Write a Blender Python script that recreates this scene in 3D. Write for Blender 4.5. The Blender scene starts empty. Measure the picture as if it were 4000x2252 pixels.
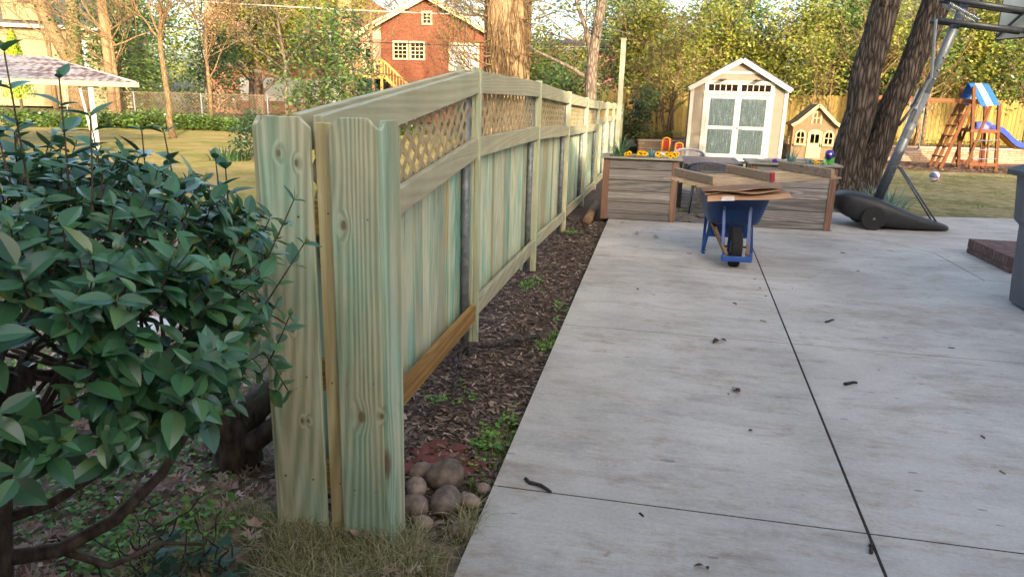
import bpy, math, random
from math import radians as rad, sin, cos, pi, sqrt
from mathutils import Vector as V, Matrix, noise as NZ

sc = bpy.context.scene
# ---------------------------------------------------------------- camera
CAM_H = 1.65
def _camera():
    p, r, a = rad(14.95), rad(1.55), rad(10.9)
    Z = Matrix.Rotation(a, 3, 'Z')
    fwd = V((0, cos(p), -sin(p))); up0 = V((0, sin(p), cos(p))); rt0 = V((1, 0, 0))
    rt = Z @ (rt0 * cos(r) + up0 * sin(r)); up = Z @ (up0 * cos(r) - rt0 * sin(r)); fw = Z @ fwd
    cd = bpy.data.cameras.new("camera"); co = bpy.data.objects.new("camera", cd)
    sc.collection.objects.link(co)
    co.matrix_world = Matrix(((rt.x, up.x, -fw.x, 0), (rt.y, up.y, -fw.y, 0), (rt.z, up.z, -fw.z, CAM_H), (0, 0, 0, 1)))
    cd.sensor_width = 36; cd.lens = 36 * 2780 / 4000; cd.clip_end = 2000; cd.clip_start = .05
    cd.dof.use_dof = True; cd.dof.focus_distance = 3.6; cd.dof.aperture_fstop = 14
    sc.camera = co
_camera()
# ---------------------------------------------------------------- sky, sun, exposure
SUN_AZ, SUN_EL = 30.0, 15.5            # degrees right of straight behind the lot axis, height
w = bpy.data.worlds.new("World"); sc.world = w; w.use_nodes = True
nt = w.node_tree; bg = nt.nodes["Background"]
sky = nt.nodes.new("ShaderNodeTexSky"); sky.sky_type = 'NISHITA'; sky.sun_disc = False
sky.sun_elevation = rad(SUN_EL); sky.sun_rotation = rad(180 - SUN_AZ)
sky.air_density = 0.8; sky.dust_density = 4.0; sky.ozone_density = 0.3
nt.links.new(sky.outputs[0], bg.inputs[0]); bg.inputs[1].default_value = 0.15
S = V((sin(rad(SUN_AZ)) * cos(rad(SUN_EL)), -cos(rad(SUN_AZ)) * cos(rad(SUN_EL)), sin(rad(SUN_EL))))
sl = bpy.data.lights.new("sun", 'SUN'); sl.energy = 2.0; sl.angle = rad(.5); sl.color = (1.0, .83, .60)
so = bpy.data.objects.new("sun", sl); sc.collection.objects.link(so)
so.rotation_euler = S.to_track_quat('Z', 'Y').to_euler(); so.location = S * 60
vs = sc.view_settings; sc.display_settings.display_device = 'sRGB'
vs.view_transform = 'Standard'; vs.look = 'None'; vs.gamma = 1; vs.use_curve_mapping = False
vs.exposure = 2.15
sc.cycles.use_denoising = True
sc.cycles.max_bounces = 6; sc.cycles.diffuse_bounces = 3; sc.cycles.glossy_bounces = 2
sc.cycles.transmission_bounces = 3; sc.cycles.transparent_max_bounces = 4
sc.cycles.use_adaptive_sampling = True

random.seed(11)
RR = random.random; U = random.uniform; G = random.gauss
def lin(h):
    h = h.lstrip('#'); o = []
    for i in (0, 2, 4):
        c = int(h[i:i + 2], 16) / 255
        o.append(c / 12.92 if c <= .04045 else ((c + .055) / 1.055) ** 2.4)
    return tuple(o) + (1,)
def K(r, g=None, b=None):
    if isinstance(r, str): return lin(r)
    return (r, g, b, 1)
# ---------------------------------------------------------------- mesh building
class MB:
    def __init__(s): s.v = []; s.f = []
    def add(s, vs_, fs):
        n = len(s.v); s.v.extend(tuple(p) for p in vs_); s.f.extend(tuple(i + n for i in f) for f in fs); return s
    def box(s, x0, x1, y0, y1, z0, z1):
        return s.add([(x0,y0,z0),(x1,y0,z0),(x1,y1,z0),(x0,y1,z0),(x0,y0,z1),(x1,y0,z1),(x1,y1,z1),(x0,y1,z1)],
            [(0,3,2,1),(4,5,6,7),(0,1,5,4),(1,2,6,5),(2,3,7,6),(3,0,4,7)])
    def bar(s, p, q, w, h, up=(0, 0, 1)):
        p = V(p); q = V(q); d = (q - p).normalized(); u = V(up)
        r = d.cross(u)
        if r.length < 1e-4: r = d.cross(V((1, 0, 0)))
        r.normalize(); u = r.cross(d)
        r *= w / 2; u *= h / 2
        return s.add([p-r-u, p+r-u, p+r+u, p-r+u, q-r-u, q+r-u, q+r+u, q-r+u],
            [(3,2,1,0),(4,5,6,7),(0,1,5,4),(1,2,6,5),(2,3,7,6),(3,0,4,7)])
    def prism(s, pts, d):
        pts = [V(p) for p in pts]; d = V(d); n = len(pts)
        nrm = V((0, 0, 0))
        for i in range(n): nrm += pts[i].cross(pts[(i + 1) % n])
        if nrm.dot(d) < 0: pts.reverse()
        fs = [tuple(range(n - 1, -1, -1)), tuple(range(n, 2 * n))]
        fs += [(i, (i + 1) % n, n + (i + 1) % n, n + i) for i in range(n)]
        return s.add(pts + [p + d for p in pts], fs)
    def tube(s, pts, rad_, n=8, caps=True):
        pts = [V(p) for p in pts]; m = len(pts)
        if not hasattr(rad_, '__len__'): rad_ = [rad_] * m
        t = (pts[1] - pts[0]).normalized(); ref = V((0, 0, 1)) if abs(t.z) < .9 else V((1, 0, 0))
        r = t.cross(ref).normalized(); vs_ = []
        for i in range(m):
            if i == 0: t = pts[1] - pts[0]
            elif i == m - 1: t = pts[-1] - pts[-2]
            else: t = pts[i + 1] - pts[i - 1]
            t.normalize(); r = (r - t * r.dot(t)).normalized(); b = t.cross(r)
            for k in range(n):
                a = 2 * pi * k / n; vs_.append(pts[i] + (r * cos(a) + b * sin(a)) * rad_[i])
        fs = []
        for i in range(m - 1):
            for k in range(n):
                a = i * n + k; b2 = i * n + (k + 1) % n; fs.append((a, b2, b2 + n, a + n))
        if caps: fs.append(tuple(range(n - 1, -1, -1))); fs.append(tuple(range((m - 1) * n, m * n)))
        return s.add(vs_, fs)
    def lathe(s, prof, c=(0, 0, 0), n=24, M=None):
        c = V(c); vs_ = []; fs = []; m = len(prof)
        for r, z in prof:
            for k in range(n):
                a = 2 * pi * k / n; p = V((r * cos(a), r * sin(a), z))
                if M: p = M @ p
                vs_.append(c + p)
        for i in range(m - 1):
            for k in range(n):
                a = i * n + k; b = i * n + (k + 1) % n; fs.append((a, b, b + n, a + n))
        fs.append(tuple(range(n - 1, -1, -1))); fs.append(tuple(range((m - 1) * n, m * n)))
        return s.add(vs_, fs)
    def ball(s, c, r, n=14, m=9, M=None):
        prof = [(max(1e-4, sin(pi * i / m)), -cos(pi * i / m)) for i in range(m + 1)]
        Mx = (M or Matrix.Identity(3)) @ Matrix.Diagonal(r if hasattr(r, '__len__') else (r, r, r))
        return s.lathe(prof, c, n, Mx)
    def leaf(s, b, d, nrm, L, W, fold=.25, curl=.3, seg=4):
        b = V(b); d = V(d).normalized(); nrm = V(nrm); side = d.cross(nrm)
        if side.length < 1e-4: side = d.orthogonal()
        side.normalize(); nrm = side.cross(d); vs_ = []
        for i in range(seg + 1):
            t = i / seg
            wd = W * .5 * (sin(pi * min(1, t ** .8)) ** .85) if 0 < i < seg else W * (.03 if i == 0 else .015)
            c = b + d * (L * t * (1 - .12 * abs(curl) * t)) - nrm * (curl * L * .5 * t * t)
            up = nrm * (fold * wd)
            vs_ += [c - side * wd + up, c, c + side * wd + up]
        fs = []
        for i in range(seg):
            a = i * 3; fs += [(a, a + 1, a + 4, a + 3), (a + 1, a + 2, a + 5, a + 4)]
        return s.add(vs_, fs)
    def card(s, b, d, side, L, W):
        b = V(b); d = V(d); side = V(side)
        m = b + d * (L * .45)
        return s.add([b, m + side * W * .5, b + d * L, m - side * W * .5], [(0, 1, 2, 3)])
    def blade(s, b, d, h, w_, bend=.4):
        b = V(b); d = V(d); sd = V((-d.y, d.x, 0)) * w_ * .5; p1 = b + V((d.x * bend * h * .35, d.y * bend * h * .35, h * .6)); p2 = b + V((d.x * bend * h, d.y * bend * h, h * (1 - .3 * bend)))
        return s.add([b - sd, b + sd, p1 + sd * .8, p1 - sd * .8, p2], [(0, 1, 2, 3), (3, 2, 4)])
    def build(s, name, mat, parent=None, loc=None, smooth=False, bev=0.0, rot=None):
        me = bpy.data.meshes.new(name); me.from_pydata(s.v, [], s.f); me.update()
        if smooth: me.polygons.foreach_set('use_smooth', [True] * len(me.polygons))
        me.materials.append(mat); o = bpy.data.objects.new(name, me); sc.collection.objects.link(o)
        if parent: o.parent = parent
        if loc: o.location = loc
        if rot: o.rotation_euler = rot
        if bev:
            b = o.modifiers.new("edge", 'BEVEL'); b.width = bev; b.segments = 2; b.limit_method = 'ANGLE'; b.angle_limit = rad(40)
        return o
def thing(name, label, cat, loc=(0, 0, 0), rotz=0, group=None):
    o = bpy.data.objects.new(name, None); o.empty_display_size = .1; sc.collection.objects.link(o)
    o.location = loc; o.rotation_euler = (0, 0, rotz); return tag(o, label, cat, group)
def tag(o, label, cat, group=None):
    o['label'] = label; o['category'] = cat
    if group: o['group'] = group
    return o
def kind(o, k): o['kind'] = k; return o
def dup(o, parent=None, loc=None, rotz=None, label=None):
    c = o.copy(); sc.collection.objects.link(c)
    if parent: c.parent = parent
    if loc is not None: c.location = loc
    if rotz is not None: c.rotation_euler = (0, 0, rotz)
    if label: c['label'] = label
    for ch in list(o.children): dup(ch, c)
    return c
# ---------------------------------------------------------------- materials
class Mat:
    def __init__(s, name, rough=.8, metal=0, spec=.4):
        s.m = bpy.data.materials.new(name); s.m.use_nodes = True; s.t = s.m.node_tree
        s.b = s.t.nodes["Principled BSDF"]; s.b.inputs['Roughness'].default_value = rough
        s.b.inputs['Metallic'].default_value = metal; s.b.inputs['Specular IOR Level'].default_value = spec
    def n(s, typ, ins=None, **at):
        x = s.t.nodes.new('ShaderNode' + typ)
        for k, v_ in at.items(): setattr(x, k, v_)
        for k, v_ in (ins or {}).items(): s.set(x.inputs[k], v_)
        return x
    def set(s, inp, v_):
        if hasattr(v_, 'is_output'): s.t.links.new(v_, inp)
        elif hasattr(v_, 'outputs'): s.t.links.new(v_.outputs[0], inp)
        else: inp.default_value = v_
    def math(s, op, a, b=None, c=None, clamp=False):
        x = s.n('Math', operation=op, use_clamp=clamp); s.set(x.inputs[0], a)
        if b is not None: s.set(x.inputs[1], b)
        if c is not None: s.set(x.inputs[2], c)
        return x.outputs[0]
    def vmul(s, a, vec): 
        x = s.n('VectorMath', operation='MULTIPLY'); s.set(x.inputs[0], a); s.set(x.inputs[1], vec); return x.outputs[0]
    def vadd(s, a, b):
        x = s.n('VectorMath', operation='ADD'); s.set(x.inputs[0], a); s.set(x.inputs[1], b); return x.outputs[0]
    def co(s): return s.n('TexCoord').outputs['Object']
    def noise(s, vec, scale, detail=3, rough=.55, dist=0):
        x = s.n('TexNoise', {'Scale': scale, 'Detail': detail, 'Roughness': rough, 'Distortion': dist}); s.set(x.inputs['Vector'], vec); return x.outputs['Fac']
    def ramp(s, fac, stops, interp='LINEAR'):
        x = s.n('ValToRGB'); x.color_ramp.interpolation = interp; e = x.color_ramp.elements
        while len(e) < len(stops): e.new(.5)
        for i, (p, c) in enumerate(stops):
            e[i].position = p; e[i].color = c if hasattr(c, '__len__') else (c, c, c, 1)
        s.set(x.inputs[0], fac); return x.outputs[0]
    def mix(s, fac, a, b, mode='MIX'):
        x = s.n('Mix', data_type='RGBA', blend_type=mode); s.set(x.inputs[0], fac); s.set(x.inputs[6], a); s.set(x.inputs[7], b); return x.outputs[2]
    def rnd(s):
        a = s.n('NewGeometry').outputs['Random Per Island']; b = s.n('ObjectInfo').outputs['Random']
        return s.math('FRACT', s.math('ADD', a, b))
    def hsv(s, col, h=.5, sa=1, v_=1):
        x = s.n('HueSaturation'); s.set(x.inputs['Hue'], h); s.set(x.inputs['Saturation'], sa); s.set(x.inputs['Value'], v_); s.set(x.inputs['Color'], col); return x.outputs[0]
    def base(s, c): s.set(s.b.inputs['Base Color'], c)
    def bump(s, h, strength=.3, dist=.01):
        x = s.n('Bump', {'Strength': strength, 'Distance': dist}); s.set(x.inputs['Height'], h); s.t.links.new(x.outputs[0], s.b.inputs['Normal'])
def maprange(m, v_, a, b, c, d):
    x = m.n('MapRange', {1: a, 2: b, 3: c, 4: d}); m.set(x.inputs[0], v_); return x.outputs[0]
def simple(name, c1, c2=None, scale=6, rough=.7, metal=0, bump=0, isl=0, stretch=(1, 1, 1), detail=4, spec=.4, bdist=.01, lo=.3, hi=.7):
    m = Mat(name, rough, metal, spec); c1 = K(c1) if isinstance(c1, str) else c1 + (1,) * (4 - len(c1))
    c2 = c1 if c2 is None else (K(c2) if isinstance(c2, str) else c2 + (1,) * (4 - len(c2)))
    vec = m.vmul(m.co(), stretch)
    f = m.noise(vec, scale, detail)
    col = m.ramp(f, [(lo, c1), (hi, c2)])
    if isl: col = m.hsv(col, v_=maprange(m, m.rnd(), 0, 1, 1 - isl, 1 + isl))
    m.base(col)
    if bump: m.bump(f, bump, bdist)
    return m.m
def wood(name, cols, axis='z', teal=0.0, knots=.5, scale=1.0, isl=.18, grain=.5, rough=.8, tan=0.0, dark=(.16, .10, .06, 1), contrast=1.0, spots=()):
    """sawn lumber: stretched contour grain, knots, green treatment blotches, per-board tint"""
    m = Mat(name, rough, 0, .25); r = m.rnd(); co = m.co()
    off = m.n('CombineXYZ', {0: m.math('MULTIPLY', r, 17.3), 1: m.math('MULTIPLY', r, 31.7), 2: m.math('MULTIPLY', r, 23.1)})
    p = m.vadd(co, off)
    k = {'z': (1, 1, .045), 'y': (1, .045, 1), 'x': (.045, 1, 1)}[axis]; kk = {'z': (1, 1, .33), 'y': (1, .33, 1), 'x': (.33, 1, 1)}[axis]
    ps = m.vmul(p, k)
    vo = m.n('TexVoronoi', {'Scale': 6.5 * scale, 'Randomness': 1}, feature='F1'); m.set(vo.inputs['Vector'], m.vmul(p, kk))
    sel = m.math('GREATER_THAN', m.n('SeparateColor', {0: vo.outputs['Color']}).outputs[0], 1 - knots)
    kd = m.math('MULTIPLY', maprange(m, vo.outputs['Distance'], .0, .42, 1, 0), sel)
    for sx_, sz_, sr_ in spots:
        d_ = m.n('VectorMath', {0: m.vmul(m.vadd(co, (-sx_, 0, -sz_)), (1 / sr_, 0, .6 / sr_))}, operation='LENGTH').outputs['Value']
        kd = m.math('MAXIMUM', kd, maprange(m, d_, .2, 2.6, 1, 0))
    big = m.noise(ps, 2.4 * scale, 2, .45)
    cont = m.math('ADD', m.math('MULTIPLY', big, 130), m.math('MULTIPLY', kd, 3.5))
    ring = m.math('ADD', m.math('MULTIPLY', m.math('SINE', m.math('MULTIPLY', cont, 2.2)), .5), .5)
    fine = m.noise(ps, 140 * scale, 3, .6)
    g = m.math('ADD', m.math('MULTIPLY', ring, .36), m.math('MULTIPLY', fine, .64))
    a, b = K(cols[0]), K(cols[1])
    g2 = maprange(m, g, .5 - .3 / contrast, .5 + .3 / contrast, 0, 1)
    col = m.mix(g2, b, a)
    if tan:
        tf = m.math('GREATER_THAN', m.math('FRACT', m.math('MULTIPLY', r, 7.77)), 1 - tan)
        col = m.mix(m.math('MULTIPLY', tf, .75), col, m.mix(g2, K('#8f7a49'), K('#b49f6a')))
    if teal:
        tn = m.noise(m.vmul(p, {'z': (1, 1, .25), 'y': (1, .25, 1), 'x': (.25, 1, 1)}[axis]), 5.5, 3, .6)
        tb = maprange(m, m.math('ADD', tn, m.math('MULTIPLY', m.math('FRACT', m.math('MULTIPLY', r, 3.31)), .12)), .52, .72, 0, teal)
        col = m.mix(tb, col, m.mix(g2, K('#5c9683'), K('#84bba4')))
    kcore = maprange(m, kd, .72, .86, 0, .8)
    khalo = maprange(m, kd, .35, .8, 0, .35)
    col = m.mix(khalo, col, m.mix(.5, b, dark)); col = m.mix(kcore, col, dark)
    blot = m.noise(p, 3, 4, .6); col = m.hsv(col, v_=maprange(m, blot, .3, .7, .88, 1.08))
    col = m.hsv(col, h=maprange(m, m.math('FRACT', m.math('MULTIPLY', r, 5.1)), 0, 1, .49, .51), v_=maprange(m, r, 0, 1, 1 - isl, 1 + isl * .6))
    m.base(col); m.bump(g, grain, .003); return m.m
def leafmat(name, cols, rough=.4, spec=.5, trans=.25, isl=.35, hue=.02, clump=0):
    """cols: stops chosen per leaf"""
    m = Mat(name, rough, 0, spec); r = m.rnd()
    col = m.ramp(r, [(i / max(1, len(cols) - 1), K(c)) for i, c in enumerate(cols)])
    col = m.hsv(col, h=maprange(m, m.math('FRACT', m.math('MULTIPLY', r, 13.7)), 0, 1, .5 - hue, .5 + hue), v_=maprange(m, m.math('FRACT', m.math('MULTIPLY', r, 7.3)), 0, 1, 1 - isl, 1 + isl))
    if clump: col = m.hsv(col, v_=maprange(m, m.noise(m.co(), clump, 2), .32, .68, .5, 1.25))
    m.base(col)
    if trans:
        tr = m.n('BsdfTranslucent'); m.set(tr.inputs[0], m.hsv(col, v_=1.3)); mx = m.n('MixShader', {0: trans})
        m.t.links.new(m.b.outputs[0], mx.inputs[1]); m.t.links.new(tr.outputs[0], mx.inputs[2])
        m.t.links.new(mx.outputs[0], m.t.nodes['Material Output'].inputs[0])
    return m.m
def brick(name, c1, c2, mortar, w_=.22, h=.075, face=None, rough=.85, msize=.01, bump=.4):
    m = Mat(name, rough, 0, .2); co = m.co(); sp = m.n('SeparateXYZ', {0: co})
    if face == 'top': vec = m.n('CombineXYZ', {0: sp.outputs[0], 1: sp.outputs[1]})
    else: vec = m.n('CombineXYZ', {0: m.math('ADD', sp.outputs[0], sp.outputs[1]), 1: sp.outputs[2]})
    b = m.n('TexBrick', {'Color1': K(c1), 'Color2': K(c2), 'Mortar': K(mortar), 'Scale': 1, 'Mortar Size': msize, 'Brick Width': w_, 'Row Height': h, 'Bias': 0}); m.set(b.inputs['Vector'], vec)
    nz = m.noise(co, 9, 4); col = m.hsv(b.outputs[0], v_=maprange(m, nz, .3, .7, .8, 1.2))
    m.base(col); m.bump(m.math('SUBTRACT', 1, b.outputs['Fac']), bump, .01); return m.m
# ================================================================ surfaces
def grassmat(name, cols, bare, bare_amt=.45, fine=90):
    m = Mat(name, .95, 0, .1); co = m.co()
    a = m.noise(co, .9, 4, .6); b = m.noise(co, fine, 3, .7); c = m.noise(co, 6, 4, .65)
    col = m.ramp(m.math('ADD', m.math('MULTIPLY', b, .55), m.math('MULTIPLY', c, .45)), [(.3, K(cols[0])), (.5, K(cols[1])), (.7, K(cols[2]))])
    f = maprange(m, m.math('ADD', m.math('MULTIPLY', a, .6), m.math('MULTIPLY', c, .4)), bare_amt, bare_amt + .14, 0, 1)
    col = m.mix(f, m.mix(b, K(bare[0]), K(bare[1])), col)
    m.base(col); m.bump(b, .6, .02); return m.m
M = {}
M['lawn'] = grassmat('lawn_grass', ('#46521f', '#737634', '#a59a56'), ('#8a7547', '#b39d68'), .44)  # patchy grass; green-yellow contrast raised to imitate sun and shade patches
M['tanlawn'] = grassmat('dormant_grass', ('#5c5236', '#8f835c', '#b8aa80'), ('#4d5a2a', '#847850'), .40)
M['soil'] = simple('leaf_litter_soil', '#5a4a3a', '#8f7a63', 30, .95, bump=.6, detail=6, bdist=.02)
M['underwood'] = simple('leafy_ground', '#4a4326', '#77693f', 5, .95, bump=.5, detail=6, bdist=.04)
M['mulch'] = simple('mulch', '#372c25', '#6a584a', 55, .95, bump=.8, detail=5, bdist=.02)
M['playmulch'] = simple('bark_mulch', '#4a3326', '#7d5b45', 22, .95, bump=.8, detail=5, bdist=.03)

def concrete():
    m = Mat('broomed_concrete', .82, 0, .3); co = m.co()
    big = m.noise(co, .8, 5, .6); st = m.noise(m.vmul(co, (.6, 1.6, 1)), 2.0, 8, .72); mid = m.noise(m.vmul(co, (.8, 1.6, 1)), 9, 8, .75)
    broom = m.noise(m.vmul(co, (1.2, 60, 1)), 3.0, 4, .7); fine = m.noise(co, 170, 3, .7)
    col = m.ramp(big, [(.3, K('#a8a297')), (.5, K('#bdb6aa')), (.7, K('#cdc6ba'))])
    stain = m.math('MULTIPLY', maprange(m, st, .47, .64, 0, 1), maprange(m, mid, .38, .60, 0, 1))
    col = m.mix(m.math('MULTIPLY', stain, .6), col, K('#8d7355'))
    st2 = maprange(m, m.noise(m.vmul(co, (.7, 1.7, 1)), 4, 9, .78), .55, .70, 0, .6); col = m.mix(st2, col, K('#94724c'))
    dk = maprange(m, m.noise(m.vmul(co, (.8, 1.4, 1)), 1.5, 9, .75), .50, .70, 0, .5); col = m.mix(dk, col, K('#807a74'))
    # pocks: short dark dashes, denser over towards the house wall
    vo = m.n('TexVoronoi', {'Scale': 9, 'Randomness': 1}); m.set(vo.inputs['Vector'], m.vmul(co, (.62, 2.0, 1)))
    dsel = m.n('SeparateColor', {0: vo.outputs['Color']}).outputs[1]
    dens = maprange(m, m.n('SeparateXYZ', {0: co}).outputs[0], .6, 3.0, .93, .45)
    pk = m.math('MULTIPLY', m.math('LESS_THAN', vo.outputs['Distance'], maprange(m, m.noise(co, 14, 2), .3, .7, .05, .17)), m.math('GREATER_THAN', dsel, dens))
    col = m.mix(m.math('MULTIPLY', pk, .55), col, K('#5c5658'))
    v2 = m.n('TexVoronoi', {'Scale': 3.2, 'Randomness': 1}); m.set(v2.inputs['Vector'], m.vadd(m.vmul(co, (.8, 1.5, 1)), m.n('VectorMath', {0: m.n('TexNoise', {'Scale': 9}).outputs['Color'], 1: (.25, .25, 0)}, operation='MULTIPLY').outputs[0]))
    s2 = m.math('MULTIPLY', m.math('LESS_THAN', v2.outputs['Distance'], .075), m.math('GREATER_THAN', m.n('SeparateColor', {0: v2.outputs['Color']}).outputs[0], .72))
    col = m.mix(m.math('MULTIPLY', s2, .5), col, K('#5f5a66'))
    col = m.hsv(col, v_=maprange(m, m.math('ADD', m.math('MULTIPLY', broom, .5), m.math('MULTIPLY', fine, .5)), .33, .67, .84, 1.13))
    gr = m.noise(co, 42, 4, .8); col = m.hsv(col, v_=maprange(m, gr, .3, .7, .88, 1.1))
    m.base(col); m.bump(m.math('ADD', m.math('MULTIPLY', broom, .6), m.math('MULTIPLY', fine, .4)), .35, .004); return m.m
M['concrete'] = concrete()
M['joint'] = simple('joint_dirt', '#1d1915', '#3b3128', 30, .95)
M['flag'] = simple('flagstone', '#4c4642', '#7b736c', 5, .85, bump=.3, isl=.18, detail=5)
def sheet(name, x0, x1, y0, y1, z, mat, step=None, amp=.02, freq=1.3, edge=None):
    b = MB()
    if not step: b.add([(x0, y0, z), (x1, y0, z), (x1, y1, z), (x0, y1, z)], [(0, 1, 2, 3)])
    else:
        nx = max(1, int((x1 - x0) / step)); ny = max(1, int((y1 - y0) / step)); vs_ = []
        for j in range(ny + 1):
            for i in range(nx + 1):
                x = x0 + (x1 - x0) * i / nx; y = y0 + (y1 - y0) * j / ny
                vs_.append((x, y, z + amp * NZ.noise(V((x * freq, y * freq, 1.7)))))
        b.add(vs_, [(j*(nx+1)+i, j*(nx+1)+i+1, (j+1)*(nx+1)+i+1, (j+1)*(nx+1)+i) for j in range(ny) for i in range(nx)])
    return kind(b.build(name, mat, smooth=bool(step)), 'structure')
sheet('ground', -400, 400, -120, 700, -.16, M['underwood'])
sheet('lawn', -60, -1.36, 7.5, 31, -.03, M['lawn'], .6, .03, .6)
sheet('lawn_verge', -14, -1.36, -2, 7.5, -.03, M['soil'], .18, .03, 2.0)
sheet('back_lawn', -.62, 30, 10.3, 22.2, -.03, M['tanlawn'], .5, .03, .8)
sheet('far_soil', -1.4, 5.0, 22.2, 26.5, -.035, M['soil'], .5, .03, .8)
sheet('play_area_mulch', 5.0, 30, 22.2, 27.5, -.035, M['playmulch'], .3, .04, 2.2)
sheet('mulch_bed', -1.36, -.60, 2.36, 26, -.075, M['mulch'], .06, .025, 5)
sheet('verge_soil', -1.36, -.60, -2, 2.36, -.05, M['soil'], .1, .02, 4)
# ---- patio: slabs with open saw-cut joints over a dark bed
def jx(y): return .945 + .045 * (y - 2.5)
ys = [-2.0, 2.75, 5.15, 7.76, 10.36]; g = .0045
pb = MB()
def slab(pts): pb.prism([(x, y, -.12) for x, y in pts], (0, 0, .12))
for a, b_ in zip(ys, ys[1:]):
    a2, b2 = a + g, b_ - g
    slab([(-.59, a2), (jx(a2) - g * 1.4, a2), (jx(b2) - g * 1.4, b2), (-.59, b2)])
    if b_ < 10: slab([(jx(a2) + g * 1.4, a2), (8.5, a2), (8.5, b2), (jx(b2) + g * 1.4, b2)])
    else:
        slab([(jx(a2) + g * 1.4, a2), (3.35, a2), (3.35, 9.15), (2.46, 10.355), (jx(b2) + g * 1.4, 10.355)])
        slab([(3.36, a2), (8.5, a2), (8.5, 12.75), (6.0, 12.72), (4.1, 12.3), (2.47, 12.2), (2.47, 10.36), (3.36, 9.157)])
kind(pb.build('patio', M['concrete'], bev=.002), 'structure')
sheet('patio_bed', -.57, 8.4, -1.9, 10.34, -.002, M['joint'])
# ---- flagstone terrace beside the table, weeds between the stones
fb = MB(); random.seed(5)
y = 10.42
while y < 14.4:
    x = -.3 + U(-.2, .2); dy = U(.38, .55)
    while x < 3.6:
        dx = U(.45, .85); c = (x + dx / 2, y + dy / 2); pts = []
        for k in range(9):
            a = 2 * pi * k / 9; rr = U(.88, 1.03)
            pts.append((c[0] + max(-1, min(1, 1.35 * cos(a))) * dx * .47 * rr, c[1] + max(-1, min(1, 1.35 * sin(a))) * dy * .46 * rr, -.06))
        fb.prism(pts, (0, 0, .055)); x += dx
    y += dy
kind(fb.build('flagstone_terrace', M['flag'], bev=.006), 'structure')

# ================================================================ wooden fence
M['pick'] = wood('treated_pickets', ('#c6c6aa', '#a6aa8c'), 'z', teal=.85, knots=.3, isl=.27, tan=.12, grain=.35)
M['end'] = wood('treated_end_boards', ('#c4c1a2', '#9a9d7c'), 'z', teal=.5, knots=.12, isl=.05, grain=.6, contrast=1.35, scale=.8, spots=((-.081, 1.45, .011), (-.018, 1.42, .010), (-.067, .824, .008), (-.047, .471, .008), (-.023, .474, .008), (.146, 1.217, .014), (.19, .515, .019), (.268, .527, .010)))
M['post'] = wood('treated_post_boards', ('#bdbc9d', '#a5a88a'), 'z', teal=.2, knots=.1, isl=.06, grain=.3)
M['rail'] = wood('treated_rails', ('#b8b193', '#969072'), 'y', teal=.12, knots=.22, isl=.08, grain=.3, scale=.7, contrast=.65)
M['tanrail'] = wood('tan_rail', ('#a5814c', '#7d5c30'), 'y', knots=.35, isl=.05, grain=.4)
M['lat'] = simple('lattice_slats', '#b3a27c', '#95835f', 25, .85, isl=.14, stretch=(1, 1, .4))
M['solid'] = wood('yellow_boards', ('#a98f52', '#86703c'), 'z', knots=.3, isl=.15)
M['galv'] = simple('galvanised_pipe', '#5d6367', '#858c90', 20, .55, .35, isl=0)
M['screw'] = simple('screw_heads', '#85888a', None, 5, .35, .9)
FX = -1.165
PY = [2.30, 4.55, 7.0, 9.44, 11.88, 14.35, 16.75, 19.2, 21.6, 24.0]
PT = [1.585, 1.83, 1.82, 1.75, 1.69, 1.64, 1.62, 1.60, 1.58, 1.56]         # post board tops
fence = thing('wooden_fence', 'new green-tinted wooden fence with lattice top running beside the concrete patio', 'fence', (FX, PY[0], 0))
fo = V(fence.location)
def fpart(b, name, mat, bev=.003, **k):
    b.v = [(p[0] - fo.x, p[1] - fo.y, p[2]) for p in b.v]; return b.build(name, mat, fence, bev=bev, **k)
random.seed(21)
def lerp(a, b, t): return a + (b - a) * t
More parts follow.
